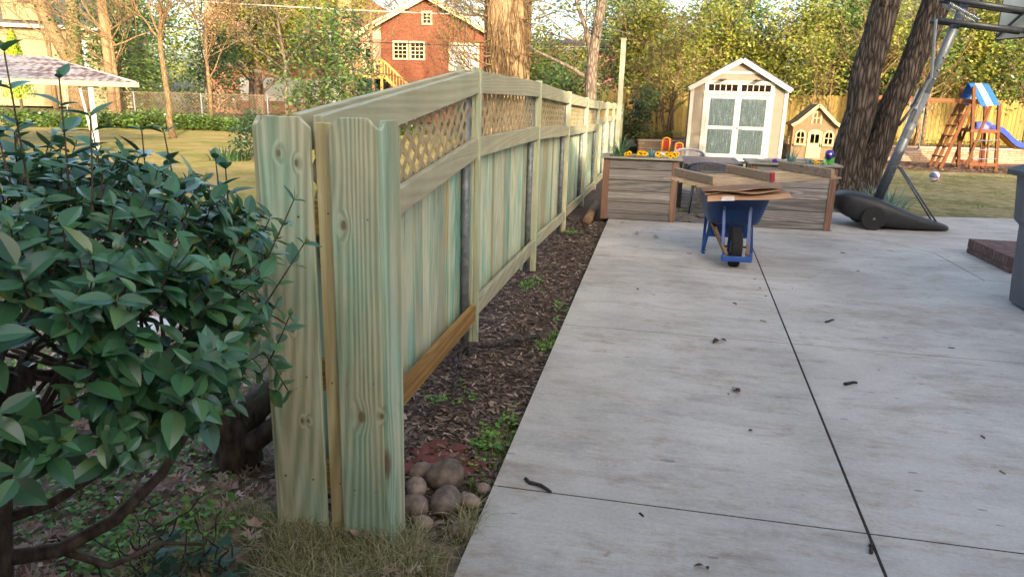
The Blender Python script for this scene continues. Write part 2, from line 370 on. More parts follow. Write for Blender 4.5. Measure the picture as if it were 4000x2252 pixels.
for i in range(len(PY) - 1):
    y0, y1 = PY[i], PY[i + 1]
    t0, t1 = PT[i] - .02, PT[i + 1] - .02
    if i == 0: t0, t1 = 1.575, 1.81
    else: t1 = PT[i + 1] - .015; t0 = PT[i] - .02
    mid0, mid1 = t0 - .415, t1 - .415
    if i >= 5: mid0, mid1 = t0 - .30, t1 - .30
    bot0, bot1 = (t0 - 1.50, t1 - 1.53) if i else (.285, .285)
    ya, yb = y0 + (.025 if i else .02), y1 - .025
    def rail(name, za, zb, h, mat, x0=-1.157, x1=-1.119):
        b = MB(); b.prism([(x0, ya, za), (x0, yb, zb), (x0, yb, zb - h), (x0, ya, za - h)], (x1 - x0, 0, 0)); return fpart(b, name, mat)
    rail('top_rail', t0, t1, .136, M['rail']); rail('middle_rail', mid0, mid1, .12, M['rail'])
    rail('bottom_rail', bot0, bot1, .115, M['tanrail'] if i == 0 else M['rail'])
    rail('back_rail', t0 + .005, t1 + .005, .136, M['rail'], -1.236, -1.198)
    # pickets behind the rails
    y = ya - (.02 if i else -.02); pm = None; n = 0
    while y < yb - .02:
        wd = .136 if RR() < .85 else .09
        f = (y - y0) / (y1 - y0); top = lerp(mid0, mid1, f) - .02; lo = lerp(bot0, bot1, f) - .185 + U(-.012, .012)
        if pm is None or i < 5: pm = MB()
        xo = U(-.003, .003)
        pm.box(-1.240 + xo, -1.222 + xo, y, min(y + wd, yb + .02), lo if i else .08, top)
        if i < 5: fpart(pm, 'picket', M['pick'], .0025)
        y += wd + U(.002, .007); n += 1
    if i >= 5: kind(fpart(pm, 'picket_panel', M['pick'], .0025), 'stuff')
    # lattice or, farther on, a solid upper panel
    if i < 5:
        lb = MB(); H0 = .30; sl_ = .142; wd = .036
        Lp = yb - ya; hh = (t0 - .12) - mid0 + .02
        for layer, sgn in ((0, 1), (1, -1)):
            c = -hh if sgn > 0 else 0
            s_ = -hh * 1.4 - .1
            while s_ < Lp + hh * 1.4 + .1:
                # a slat: y = s_ + sgn * h (45 degrees), clipped to the panel
                pts = []
                for (yy, h_) in ((s_, 0), (s_ + sgn * hh * 1.2, hh)):
                    pts.append([yy, h_])
                (ya_, h0), (yb_, h1) = pts
                if min(ya_, yb_) < 0 or max(ya_, yb_) > Lp:
                    def clip(p, q):
                        p = list(p); q = list(q)
                        for lim, sg in ((0, 1), (Lp, -1)):
                            if (p[0] - lim) * sg < 0 and (q[0] - lim) * sg < 0: return None
                            if (p[0] - lim) * sg < 0: t = (lim - p[0]) / (q[0] - p[0]); p = [lim, p[1] + t * (q[1] - p[1])]
                            elif (q[0] - lim) * sg < 0: t = (lim - q[0]) / (p[0] - q[0]); q = [lim, q[1] + t * (p[1] - q[1])]
                        return p, q
                    r_ = clip(pts[0], pts[1])
                    if r_ is None: s_ += sl_; continue
                    (ya_, h0), (yb_, h1) = r_
                if abs(h1 - h0) > .03:
                    def P3(yy, h_): return V((-1.178 - layer * .0045, ya + yy, lerp(mid0, mid1, yy / Lp) - .02 + h_))
                    lb.bar(P3(ya_, h0), P3(yb_, h1), wd, .0042, (1, 0, 0))
                s_ += sl_
        fpart(lb, 'lattice', M['lat'], 0)
    else:
        b = MB(); y = ya
        while y < yb - .03:
            b.box(-1.19, -1.175, y, min(y + .137, yb), lerp(mid0, mid1, .5) - .03, lerp(t0, t1, .5) - .05); y += .141
        fpart(b, 'upper_panel', M['solid'], .002)
    # post board with a groove, steel pipe behind it
    yp = y1
    b = MB(); zt = PT[i + 1]; zb = -.03 - .02 * min(i, 4)
    prof = [(-1.166, yp - .02), (-1.150, yp - .02), (-1.145, yp - .014), (-1.140, yp - .02), (-1.108, yp - .02), (-1.108, yp + .02), (-1.166, yp + .02)]
    b.prism([(x, yy, zb) for x, yy in prof], (0, 0, zt - zb)); fpart(b, 'post_board', M['post'], .0025)
    b = MB(); b.box(-1.272, -1.238, yp - .02, yp + .02, zb, zt + .01); fpart(b, 'back_post_board', M['post'], .0025)
    b = MB(); b.tube([(-1.192, yp - .055, -.15), (-1.192, yp - .055, zt - .1)], .028, 14); fpart(b, 'steel_post', M['galv'], 0, smooth=True)
# ---- boxed front end
def dogear(x0, x1, y0, y1, z0, z1, c=.035, face='y'):
    if face == 'y': pts = [(x0, y0, z0), (x1, y0, z0), (x1, y0, z1 - c), (x1 - c, y0, z1), (x0 + c, y0, z1), (x0, y0, z1 - c)]; d = (0, y1 - y0, 0)
    else: pts = [(x0, y0, z0), (x0, y1, z0), (x0, y1, z1 - c), (x0, y1 - c, z1), (x0, y0 + c, z1), (x0, y0, z1 - c)]; d = (x1 - x0, 0, 0)
    b = MB(); b.prism(pts, d); return b
fpart(dogear(-1.325, -1.132, 2.238, 2.257, -.02, 1.572), 'end_board', M['end'], .003)
fpart(dogear(-1.062, -.892, 2.236, 2.255, -.03, 1.575), 'end_board', M['end'], .003)
fpart(dogear(-.892, -.873, 2.237, 2.40, -.03, 1.568, .03, 'x'), 'corner_board', M['end'], .003)
fpart(dogear(-1.343, -1.325, 2.245, 2.40, -.03, 1.57, .03, 'x'), 'corner_board', M['end'], .003)
fpart(MB().box(-1.124, -1.063, 2.262, 2.279, .0, 1.555), 'batten', wood('tan_batten', ('#c4b88f', '#a09368'), 'z', knots=.3, isl=.03, contrast=1.2), .003)
M['tanblock'] = wood('tan_blocks', ('#b09a62', '#8c7643'), 'x', knots=.1, isl=.05)
for zc in (1.23, .64, .22): fpart(MB().box(-1.32, -.90, 2.282, 2.32, zc - .06, zc + .06), 'end_rail', M['tanblock'], .003)
sb = MB()
for xs, zs in (((-1.285, -1.175), (1.25, .645, .235)), ((-1.02, -.93), (1.235, .64, .22)), ((-1.09,), (1.24, .63, .22))):
    for zc in zs:
        for x in xs:
            sb.lathe([(.0001, -.0012), (.0042, -.001), (.0042, .0006), (.002, .0012)], (x + U(-.01, .01), (2.2362 if x < -1.1 or x > -1.07 else 2.261), zc + U(-.015, .015)), 8, Matrix.Rotation(rad(90), 3, 'X'))
fpart(sb, 'screw_heads', M['screw'], 0)
# ---- loose tall post standing by the fence
t = thing('tall_post', 'tall bare square timber post rising above the fence line behind the planter', 'post', (-.70, 13.6, 0))
b = MB(); b.box(-.045, .045, -.045, .045, -.1, 2.74); b.build('post_shaft', M['post'], t, bev=.005)
# ================================================================ things on and around the patio
M['plank'] = wood('weathered_planks', ('#96918c', '#66605a'), 'x', knots=.4, isl=.28, grain=.5, contrast=1.2, dark=(.03, .022, .018, 1), scale=.9)
M['plankpost'] = wood('planter_posts', ('#8d6f5c', '#6a4f40'), 'z', knots=.35, isl=.1, grain=.5)
M['cap'] = wood('grey_green_cap', ('#a3a08f', '#7d7a6a'), 'x', knots=.1, isl=.1, grain=.5)
M['black'] = simple('black_plastic', (.018, .019, .021), (.03, .031, .033), 12, .5, bump=.05)
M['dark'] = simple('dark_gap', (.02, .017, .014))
M['pot'] = simple('potting_soil', '#2b211a', '#4a3a2c', 40, .95, bump=.6)
def planter(x0, x1, y0, y1, label):
    t = thing('planter_box', label, 'planter', ((x0 + x1) / 2, y0, 0), group='plank planters at the patio end'); cx = t.location.x
    X0, X1, D = x0 - cx, x1 - cx, y1 - y0
    for px in (X0, X1 - .09):
        for py in (0, D - .09): MB().box(px, px + .09, py, py + .09, 0, .868).build('corner_post', M['plankpost'], t, bev=.004)
    zs = [0.005, .095, .255, .412, .568, .722, .866]
    for a, b in zip(zs, zs[1:]):
        for yy in (.012, D - .034): MB().box(X0 + .09, X1 - .09, yy, yy + .022, a + .004, b - .004).build('plank', M['plank'], t, bev=.003)
        for xx in (X0 + .012, X1 - .034): MB().box(xx, xx + .022, .09, D - .09, a + .004, b - .004).build('plank', M['plank'], t, bev=.003)
    b = MB(); o = .045
    b.box(X0 - o, X1 + o, -o, .07, .868, .893); b.box(X0 - o, X1 + o, D - .07, D + o, .868, .893)
    b.box(X0 - o, X0 + .07, .071, D - .071, .868, .893); b.box(X1 - .07, X1 + o, .071, D - .071, .868, .893)
    b.build('top_cap', M['cap'], t, bev=.003)
    MB().box(X0 + .05, X1 - .05, .05, D - .05, .05, .84).build('soil', M['pot'], t); return t
planter(-.71, .345, 10.30, 10.92, 'grey plank planter next to the fence with yellow pansies on top')
planter(1.30, 2.43, 10.30, 10.92, 'grey plank planter beside the leaning tree, behind the loaded wheelbarrow')
# ---- planter flowers
M['blade'] = leafmat('strap_leaves', ('#3c5a45', '#557a52', '#6f8f5c'), .5, .4, .2, .2)
M['blueblade'] = leafmat('blue_green_leaves', ('#4a6a62', '#5f8379', '#7a9a86'), .5, .4, .15, .2)
M['yellow'] = leafmat('yellow_petals', ('#e0a800', '#f0bf10', '#e8b400'), .6, .2, .2, .12)
M['purple'] = leafmat('purple_petals', ('#4a2a8a', '#5d3aa0'), .6, .2, .2, .15)
M['pansyeye'] = simple('pansy_eye', '#3a1a10')
M['green'] = leafmat('green_leaves', ('#3b5a22', '#55762e', '#6e8f3e'), .5, .4, .2, .25)
def straps(name, label, loc, n, h, mat, spread=.1, lean=.5, wd=.014, group=None, cat='plant'):
    t = thing(name, label, cat, loc, group=group); b = MB()
    for i in range(n):
        a = U(0, 2 * pi); r = spread * sqrt(RR()); d = V((cos(a), sin(a), 0)); hh = h * U(.55, 1.05); be = U(.1, 1) * lean
        p0 = d * r; sd = V((-sin(a + U(-1, 1)), cos(a), 0)).normalized() * wd * .5; pts = []
        for k in range(5):
            s = k / 4; pts.append(p0 + d * (be * hh * s * s) + V((0, 0, hh * (s - .28 * be * s * s))))
        vs_ = []
        for k, p in enumerate(pts): w_ = (1, 1, .85, .6, .08)[k]; vs_ += [p - sd * w_, p + sd * w_]
        b.add(vs_, [(2 * k, 2 * k + 1, 2 * k + 3, 2 * k + 2) for k in range(4)])
    b.build('foliage', mat, t); return t
def pansy(x, y, label, mat, group, s=1.0, z=.84):
    t = thing('pansy', label, 'flower', (x, y, z), group=group); b = MB(); e = MB(); l = MB()
    for k in range(3):
        c = V((U(-.035, .035), U(-.03, .03), U(.06, .10))) * s; f = V((U(-.4, .4), -1, U(.1, .7))).normalized()
        u = f.cross(V((0, 0, 1))).normalized(); w_ = u.cross(f)
        for q in range(5):
            a = rad(90 + q * 72); d = u * cos(a) + w_ * sin(a)
            b.leaf(c, d + f * .1, f, .036 * s, .042 * s, .1, .2, 3)
        e.ball(c + f * .006, .010 * s, 8, 5)
    for k in range(10):
        a = U(0, 6.28); l.leaf((U(-.03, .03), U(-.03, .03), .01), (cos(a), sin(a), U(.2, 1.2)), (0, 0, 1), .06, .025, .2, .3, 3)
    b.build('bloom', mat, t); e.build('eye', M['pansyeye'], t); l.build('foliage', M['green'], t)
random.seed(3); gp = 'yellow pansies in the planter'
for i, x in enumerate((-.36, -.25, -.15, .07, .19, .27)):
    pansy(x, 10.42 + U(-.02, .05), ['yellow pansy closest to the fence in the plank planter', 'yellow pansy second from the fence, among strap leaves', 'yellow pansy third from the fence, in front of a blue-green leaf', 'yellow pansy in front of the pale bag, fourth from the fence', 'yellow pansy second from the table end of the planter', 'yellow pansy at the table end of the planter'][i], M['yellow'], gp, 1.15)
straps('daffodil', 'tall drooping green daffodil leaves in the planter by the fence', (-.50, 10.55, .84), 46, .40, M['blade'], .09, 1.1, .012)
straps('bulb_plant', 'short blue-green strap leaves between two clumps of yellow pansies', (-.05, 10.5, .84), 16, .24, M['blueblade'], .06, .8, .022)
straps('bulb_plant', 'upright blue-green leaves in the middle of the far planter by the tree', (1.86, 10.55, .84), 22, .30, M['blueblade'], .05, .5, .018)
straps('bulb_plant', 'small thin blue-green shoots near the tulip ornament', (2.10, 10.5, .84), 14, .15, M['blueblade'], .06, .7, .012)
straps('bulb_plant', 'few thin grey shoots at the table end of the far planter', (1.40, 10.5, .84), 6, .13, M['blueblade'], .04, .9, .01)
pansy(1.62, 10.42, 'small purple pansy in the planter behind the wheelbarrow', M['purple'], None, .8)
pansy(2.17, 10.42, 'small pale yellow pansy beside the tulip ornament', M['yellow'], None, .8)
t = thing('tulip_ornament', 'plastic tulip garden ornament with purple head and green leaves in planter', 'ornament', (2.36, 10.62, .84))
b = MB(); b.lathe([(.012, .10), (.05, .13), (.06, .18), (.05, .22), (.03, .235)], (0, 0, 0), 12); b.build('head', simple('purple_plastic', '#3b2f78', '#4d3f94', 8, .35), t, smooth=True)
b = MB(); b.tube([(0, 0, 0), (0, 0, .13)], .007, 6); b.leaf((0, -.01, .0), (-.45, -.1, 1), (0, -1, 0), .16, .07, .3, .3, 5); b.leaf((0, -.01, .0), (.45, -.1, 1), (0, -1, 0), .16, .07, .3, .3, 5); b.build('leaves', simple('green_plastic', '#3f8a35', '#57a548', 8, .35), t)
MB().ball((0, -.055, .18), .018, 8, 6).build('eye', simple('white_plastic', '#dcdce6', None, 8, .4), t)
t = thing('soil_bag', 'crumpled pale grey sack lying behind the yellow pansies', 'bag', (.02, 11.45, 0))
b = MB(); b.ball((0, 0, .78), (.26, .16, .13), 22, 12); b.v = [(x + .02 * NZ.noise(V((x * 9, y * 9, z * 9))), y, z + .03 * NZ.noise(V((x * 8, y * 8, z * 8 + 3)))) for x, y, z in b.v]
b.build('sack', simple('grey_sack', '#a9a9ae', '#c9c8cc', 9, .6, bump=.3), t, smooth=True)
MB().box(-.2, .2, -.15, .15, 0, .68).build('crate_stand', M['plankpost'], t, bev=.01)

# ---- patio table and woven chairs
M['slat'] = wood('table_slats', ('#7d6f68', '#594e49'), 'x', isl=.1, knots=0, grain=.2)
M['metal'] = simple('charcoal_metal', (.022, .023, .027), (.035, .036, .04), 14, .45, .3)
M['rope'] = simple('grey_rope', '#5f6068', '#7b7c85', 40, .7, isl=.1)
M['thinleg'] = simple('light_metal', '#8f949a', None, 14, .4, .6)
t = thing('patio_table', 'dark metal patio table with brown slatted top between the planters', 'table', (.88, 12.55, 0))
b = MB()
for k in range(8): y_ = -.68 + k * .17; b.box(-.42, .42, y_ + .003, y_ + .167, .712, .738)
b.build('slat_top', M['slat'], t, bev=.002)
b = MB(); b.box(-.50, -.421, -.70, .70, .69, .741); b.box(.421, .50, -.70, .70, .69, .741); b.box(-.42, .42, -.72, -.685, .62, .711); b.box(-.42, .42, .685, .72, .62, .711); b.box(-.47, -.43, -.66, .66, .61, .689); b.box(.43, .47, -.66, .66, .61, .689)
b.build('frame', M['metal'], t, bev=.003)
for sx in (-1, 1):
    for sy in (-1, 1): MB().box(sx * .44 - .035, sx * .44 + .035, sy * .64 - .035, sy * .64 + .035, 0, .618).build('leg', M['metal'], t, bev=.003)
def chair(loc, rz, label):
    t = thing('woven_chair', label, 'chair', loc, rz, 'woven rope patio chairs')
    def arc(z, r, n=14, a0=-20, a1=200): return [V((r * cos(rad(lerp(a0, a1, k / n))), .06 + r * .82 * sin(rad(lerp(a0, a1, k / n))), z)) for k in range(n + 1)]
    top = [p + V((0, .05 * max(0, p.y) / .3, .14 * max(0, (p.y - .0)) / .3)) for p in arc(.66, .30)]
    low = arc(.42, .25)
    MB().tube(top, .016, 8).tube(low, .013, 6).build('frame', M['metal'], t, smooth=True)
    r = MB(); N_ = 60
    for k in range(N_):
        s = k / (N_ - 1) * (len(top) - 1); i = min(int(s), len(top) - 2); f = s - i
        r.tube([low[i].lerp(low[i + 1], f), top[i].lerp(top[i + 1], f)], .0055, 4, False)
    r.tube([p + V((0, 0, .004)) for p in top], .021, 8); r.build('rope_back', M['rope'], t, smooth=True)
    b = MB(); b.lathe([(.24, .40), (.25, .415), (.25, .45), (.23, .465)], (0, .05, 0), 20); b.build('seat', simple('grey_cushion', '#595b63', '#6b6d75', 15, .9), t, smooth=True)
    for sx in (-1, 1):
        for y_ in (-.15, .26): MB().tube([(sx * .2, y_ * .9 + .03, .41), (sx * .24, y_, 0)], .012, 6).build('leg', M['thinleg'] if y_ < 0 else M['metal'], t, smooth=True)
    return t
chair((.82, 11.52, 0), pi, 'woven grey rope chair at the near end of the slatted table')
chair((.62, 13.85, 0), 0, 'woven grey rope chair at the shed end of the table')
chair((1.72, 12.0, 0), rad(-35), 'woven grey rope chair tilted away behind the far planter, next to the shed corner')
chair((2.28, 12.3, 0), rad(-10), 'woven grey rope chair showing its back behind the planter by the tree')

# ---- wheelbarrow
M['bluesteel'] = simple('blue_paint', '#20468a', '#2c5aa0', 7, .42, 0, bump=.03, spec=.5)
M['bluebucket'] = simple('blue_plastic_tray', '#1c3a6c', '#264a80', 3, .45, 0, bump=.04, spec=.45)
M['ash'] = wood('ash_handles', ('#9b8263', '#78624a'), 'y', knots=.05, isl=.05)
M['rubber'] = simple('tyre_rubber', (.014, .014, .015), (.028, .027, .027), 60, .85, bump=.5)
M['tape'] = simple('white_tape', '#b9b3ae', '#cfcac6', 20, .5)
t = thing('wheelbarrow', 'blue wheelbarrow facing its front wheel toward the camera, loaded with cardboard', 'wheelbarrow', (.90, 7.64, 0), rad(1.5))
def rrect(hx, y0, y1, z, r, n=5):
    pts = []
    for cx, cy, a0 in ((hx - r, y1 - r, 0), (-hx + r, y1 - r, 90), (-hx + r, y0 + r, 180), (hx - r, y0 + r, 270)):
        for k in range(n + 1): a = rad(a0 + 90 * k / n); pts.append((cx + r * cos(a), cy + r * sin(a), z))
    return pts
def loft(b, rings, cap0=True, cap1=False):
    n = len(rings[0]); vs_ = [p for r_ in rings for p in r_]; fs = []
    for i in range(len(rings) - 1):
        for k in range(n): fs.append((i*n+k, i*n+(k+1)%n, (i+1)*n+(k+1)%n, (i+1)*n+k))
    if cap0: fs.append(tuple(range(n - 1, -1, -1)))
    if cap1: fs.append(tuple((len(rings)-1)*n + k for k in range(n)))
    return b.add(vs_, fs)
b = MB(); loft(b, [rrect(.20, .36, .80, .385, .09), rrect(.255, .28, .90, .40, .10), rrect(.275, .25, .95, .44, .10), rrect(.30, .20, 1.0, .55, .10), rrect(.335, .11, 1.10, .725, .11), rrect(.362, .085, 1.13, .735, .12), rrect(.362, .085, 1.13, .722, .12)])
o = b.build('tray', M['bluebucket'], t, smooth=True); sm = o.modifiers.new('thick', 'SOLIDIFY'); sm.thickness = .006; sm.offset = -1
wh = MB(); RX = Matrix.Rotation(rad(90), 3, 'Y')
prof = [(.10, -.04), (.135, -.055), (.165, -.058), (.19, -.045), (.2, -.02), (.2, .02), (.19, .045), (.165, .058), (.135, .055), (.10, .04)]
wheel = thing('tmp', '', ''); bpy.data.objects.remove(wheel)
wh.lathe(prof, (0, .05, .2), 40, RX); tyre = wh.build('tyre', M['rubber'], t, smooth=True)
tb = MB()
for k in range(34):
    a = 2 * pi * k / 34
    for sx, ph in ((-1, 0), (1, .5), (0, .25)):
        aa = a + ph * 2 * pi / 34 * 1.0; c = V((sx * .03, .05 + .199 * cos(aa), .2 + .199 * sin(aa))); d = V((0, -sin(aa), cos(aa))); up = V((0, cos(aa), sin(aa)))
        tb.bar(c - d * .011 + V((.006 * sx, 0, 0)), c + d * .011 - V((.006 * sx, 0, 0)), .024, .012, up)
tb.build('tread', M['rubber'], tyre)
MB().lathe([(.03, -.05), (.098, -.03), (.098, .03), (.03, .05)], (0, .05, .2), 20, RX).build('rim', M['bluesteel'], tyre, smooth=True)
MB().tube([(-.14, .05, .2), (.14, .05, .2)], .011, 8).build('axle', M['black'], t)
for sx in (-1, 1):
    MB().bar((sx * .105, -.14, .145), (sx * .35, 1.42, .70), .036, .042).build('handle', M['ash'], t, bev=.006)
    MB().tube([(sx * .345, 1.38, .685), (sx * .365, 1.52, .735)], .024, 10).build('grip', simple('pale_grip', '#b7a899', '#8f7f70', 8, .7), t, smooth=True)
    MB().bar((sx * .125, .02, .20), (sx * .135, .155, .61), .032, .012, (0, -1, 0)).build('front_brace', M['bluesteel'], t, bev=.002)
    bm = MB(); bm.lathe([(.0001, -.004), (.012, -.004), (.012, .004), (.0001, .005)], (sx * .135, .148, .60), 10, Matrix.Rotation(rad(90), 3, 'X')); bm.build('bolt', M['screw'], t)
    lg = MB(); lg.bar((sx * .215, .50, .40), (sx * .265, .60, .03), .034, .012, (0, 1, 0)); lg.bar((sx * .24, .86, .45), (sx * .262, .66, .03), .034, .012, (0, 1, 0)); lg.bar((sx * .262, .57, .012), (sx * .262, .70, .012), .036, .018)
    lg.build('leg', M['bluesteel'], t, bev=.003)
MB().box(-.235, .235, .63, .645, .19, .34).build('cross_plate', M['bluesteel'], t, bev=.003)
b = MB(); b.bar((-.15, -.175, .115), (.15, -.175, .115), .03, .055); b.bar((-.142, -.17, .115), (-.11, -.05, .16), .03, .05); b.bar((.142, -.17, .115), (.11, -.05, .16), .03, .05); b.build('nose_guard', M['bluesteel'], t, bev=.005)
# ---- pallet and cardboard on it
M['pallet'] = wood('pallet_wood', ('#c0a688', '#97805f'), 'x', knots=.2, isl=.14)
M['palletb'] = wood('pallet_stringers', ('#b09a80', '#8a745a'), 'y', knots=.3, isl=.1, scale=1.2)
M['redpaint'] = simple('red_paint', '#8c2a2e', '#a03338', 20, .8)
M['card'] = simple('cardboard', '#ad8c70', '#c4a184', 4, .85, detail=5)
O0 = V((.575, 7.42, .855)); e1 = V((1.14, 0.0, .125)).normalized(); e2 = V((-.34, .78, .0)).normalized(); e3 = e1.cross(e2).normalized()
if e3.z < 0: e3 = -e3
t = thing('pallet', 'slatted wooden pallet lying upside down on top of the wheelbarrow load', 'pallet', O0); 
for k in range(7):
    p = e2 * (.02 + k * .128); MB().bar(p - e1 * (.13 + .02 * sin(k * 2.3)), p + e1 * (1.225 + .03 * sin(k * 1.7)), .050, .012, e3).build('slat', M['pallet'], t, bev=.002)
for k in range(3):
    p = e1 * (k * .55 + .02) + e3 * .052 - e2 * .03; o = MB().bar(p, p + e2 * .90, .038, .085, e3).build('stringer', M['palletb'], t, bev=.003)
    if k == 1: MB().bar(p - e2 * .006, p + e2 * .012, .041, .088, e3).build('painted_end', M['redpaint'], o)
def sheetmesh(f, nx, ny):
    b = MB(); b.add([f(i / nx, j / ny) for j in range(ny + 1) for i in range(nx + 1)], [(j*(nx+1)+i, j*(nx+1)+i+1, (j+1)*(nx+1)+i+1, (j+1)*(nx+1)+i) for j in range(ny) for i in range(nx)]); return b
def cardsheet(label, f, dz=.006):
    t = thing('cardboard_sheet', label, 'cardboard', (.9, 8.0, .78), group='flattened cardboard in the wheelbarrow'); b = sheetmesh(f, 14, 10); b.v = [(x - .9, y - 8.0, z - .78) for x, y, z in b.v]
    o = b.build('sheet', M['card'], t); s_ = o.modifiers.new('thick', 'SOLIDIFY'); s_.thickness = dz; return t
def f1(u, v_):   # lower sheet with its near edge folded down
    x = .56 + .80 * u; y = 7.46 + .95 * v_; z = .748 + .05 * u + .006 * sin(7 * u + 2 * v_)
    if v_ < .11: y = 7.46 + (.11 * .95) - .02 * (1 - v_ / .11) - .05 * (1 - v_ / .11) ; z -= .062 * (1 - v_ / .11) * (1 - .45 * u)
    return (x + (.03 * sin(9 * u) if v_ < .02 else 0), y, z)
cs = cardsheet('brown cardboard sheet with a taped flap folded over the wheelbarrow rim', f1)
MB().add([(-.20, -.498, -.035), (-.08, -.498, -.028), (-.075, -.515, -.072), (-.21, -.515, -.08)], [(0, 1, 2, 3)]).build('tape', M['tape'], cs)
cardsheet('brown cardboard sheet directly under the pallet, poking out toward the planter', lambda u, v_: (.50 + .78 * u + .06 * v_, 7.52 + .9 * v_ - .05 * sin(5 * u), .790 + .065 * u + .004 * sin(11 * u + 5 * v_)))
cardsheet('torn cardboard sheet in the middle of the load, edges curling', lambda u, v_: (.53 + .72 * u - .03 * v_, 7.49 + .85 * v_ + .03 * sin(8 * u), .768 + .055 * u - .01 * cos(9 * u) * (1 - v_)))

# ---- basketball hoop
M['bbmetal'] = simple('grey_pole_paint', '#4c5258', '#5d646b', 25, .5, .35, bump=.05)
M['bbdark'] = simple('dark_arm_metal', '#272a2e', '#34383d', 25, .5, .3)
M['chrome'] = simple('spring_steel', '#8f979e', None, 9, .3, .9)
M['board'] = Mat('cloudy_acrylic', .35, 0, .5); 
def _acr(m):
    f = m.noise(m.co(), 3, 5); m.base(m.ramp(f, [(.3, K('#c4bda4')), (.7, K('#dcd7c4'))]))
    return m.m
M['board'] = _acr(M['board'])
t = thing('basketball_hoop', 'portable basketball hoop with black wheeled base and leaning grey pole beside the oak', 'basketball hoop', (3.2, 11.0, 0))
st = [(-.62, .05, .30, .44), (-.58, .22, .22, .47), (-.46, .30, .13, .51), (-.2, .33, .06, .47), (.1, .33, .015, .375), (.35, .30, .012, .255), (.6, .25, .012, .17), (.8, .19, .012, .12), (.91, .14, .012, .085), (.94, .08, .012, .05)]
b = MB(); rings = []
for x, hy, z0, z1 in st:
    r_ = []; n = 20
    for k in range(n):
        a = 2 * pi * k / n; ca, sa = cos(a), sin(a)
        r_.append((x, hy * math.copysign(abs(ca) ** .45, ca), (z0 + z1) / 2 + (z1 - z0) / 2 * math.copysign(abs(sa) ** .5, sa)))
    rings.append(r_)
loft(b, rings, True, True); o = b.build('base', M['black'], t, smooth=True); sd = o.modifiers.new('sub', 'SUBSURF'); sd.levels = 1; sd.render_levels = 1
for sy in (-1, 1):
    o = MB().lathe([(.02, -.035), (.06, -.04), (.13, -.035), (.155, -.03), (.165, -.015), (.165, .02), (.155, .035), (.02, .035)], (-.15, sy * .36, .165), 28, Matrix.Rotation(rad(90), 3, 'X')).build('wheel', M['rubber'], t, smooth=False)
    MB().lathe([(.018, -.01), (.018, .01)], (-.15, sy * .405, .165), 10, Matrix.Rotation(rad(90), 3, 'X')).build('hub', M['galv'], o)
pb0, pt0 = V((-.04, 0, .34)), V((.70, .06, 3.10)); pd = (pt0 - pb0).normalized()
MB().tube([pb0, pb0.lerp(pt0, .55)], .066, 20).tube([pb0.lerp(pt0, .54), pt0], .058, 20).build('pole', M['bbmetal'], t, smooth=True)
MB().tube([pt0, pt0 + pd * .07], .075, 18).build('pole_cap', M['bbdark'], t, smooth=True)
for s_ in (.15, .19, .62, .66, .72):
    for sy in (-1,): MB().ball(pb0.lerp(pt0, s_) + V((.02, -.07, 0)), .014, 8, 6).build('bolt', M['galv'], t, smooth=True)
for sy in (-.085, .085):
    MB().tube([(.30, sy, 2.80), (1.45, sy - .02, 2.66)], .034, 10).build('lower_arm', M['bbdark'], t, smooth=True)
    MB().tube([(.37, sy, 3.06), (1.45, sy - .02, 2.90)], .034, 10).build('upper_arm', M['bbdark'], t, smooth=True)
    sp = []; A, B = V((.43, sy * 1.1, 3.0)), V((.83, sy * 1.1, 2.80)); dd = (B - A); ax = dd.normalized(); u_ = V((0, 1, 0)); w_ = ax.cross(u_)
    for k in range(22 * 8 + 1):
        a = 2 * pi * k / 8; f = k / (22 * 8); sp.append(A + dd * f + (u_ * cos(a) + w_ * sin(a)) * .026)
    MB().tube(sp, .0055, 4).build('spring', M['chrome'], t, smooth=True)
    MB().tube([(.19 + .0, sy * .6, .86), (.77, sy * 1.2, .10)], .013, 8).build('brace', M['bbmetal'], t, smooth=True)
MB().bar((1.44, -.10, 2.60), (1.44, -.10, 2.98), .05, .05).build('mount_bracket', M['bbdark'], t, bev=.006)
MB().tube([(.30, -.12, 2.80), (.36, -.13, 2.06), (.33, -.12, 2.0), (.24, -.09, 1.72)], .02, 6).build('lift_handle', M['bbmetal'], t)
MB().tube([(.25, -.09, 1.74), (.06, -.09, 1.42)], .022, 8).build('handle_grip', M['black'], t, smooth=True)
hb = MB(); p = pb0.lerp(pt0, .55); hb.bar(p + V((-.08, -.08, .05)), p + V((-.14, -.08, -.2)), .10, .02, (0, 1, 0)); hb.build('handle_bracket', M['bbmetal'], t, bev=.004)
for s_, hh in ((.36, .16), (.28, .12)):
    p = pb0.lerp(pt0, s_ + .05); q = p + pd * hh; MB().bar(p + V((.012, -.069, 0)), q + V((.012, -.069, 0)), .075, .008, (0, -1, 0)).build('warning_label', simple('label_plate', '#1e2023', '#33373b', 60, .5), t)
bx = V((.40, -1.05, 0)).normalized(); by = V((0, 0, 1)); bz = bx.cross(by); A = V((1.27, .40, 2.60))
def bp(u, v_, w_): return A + bx * u + by * v_ + bz * w_
b = MB(); b.prism([bp(0, 0, 0), bp(1.1, 0, 0), bp(1.1, .75, 0), bp(0, .75, 0)], bz * .012); b.build('backboard', M['board'], t)
b = MB(); 
for p, q in (((.0, 0), (1.1, 0)), ((1.1, 0), (1.1, .75)), ((1.1, .75), (0, .75)), ((0, .75), (0, 0))): b.bar(bp(*p, .0), bp(*q, .0), .02, .03)
b.bar(bp(.02, .03, .03), bp(.5, .32, .10), .02, .03); b.bar(bp(.02, .72, .03), bp(.5, .45, .10), .02, .03); b.build('board_frame', M['bbdark'], t)
rim = []
for k in range(25): a = 2 * pi * k / 24; rim.append(bp(.55 + .225 * cos(a), .14, -.29 + .225 * sin(a)))
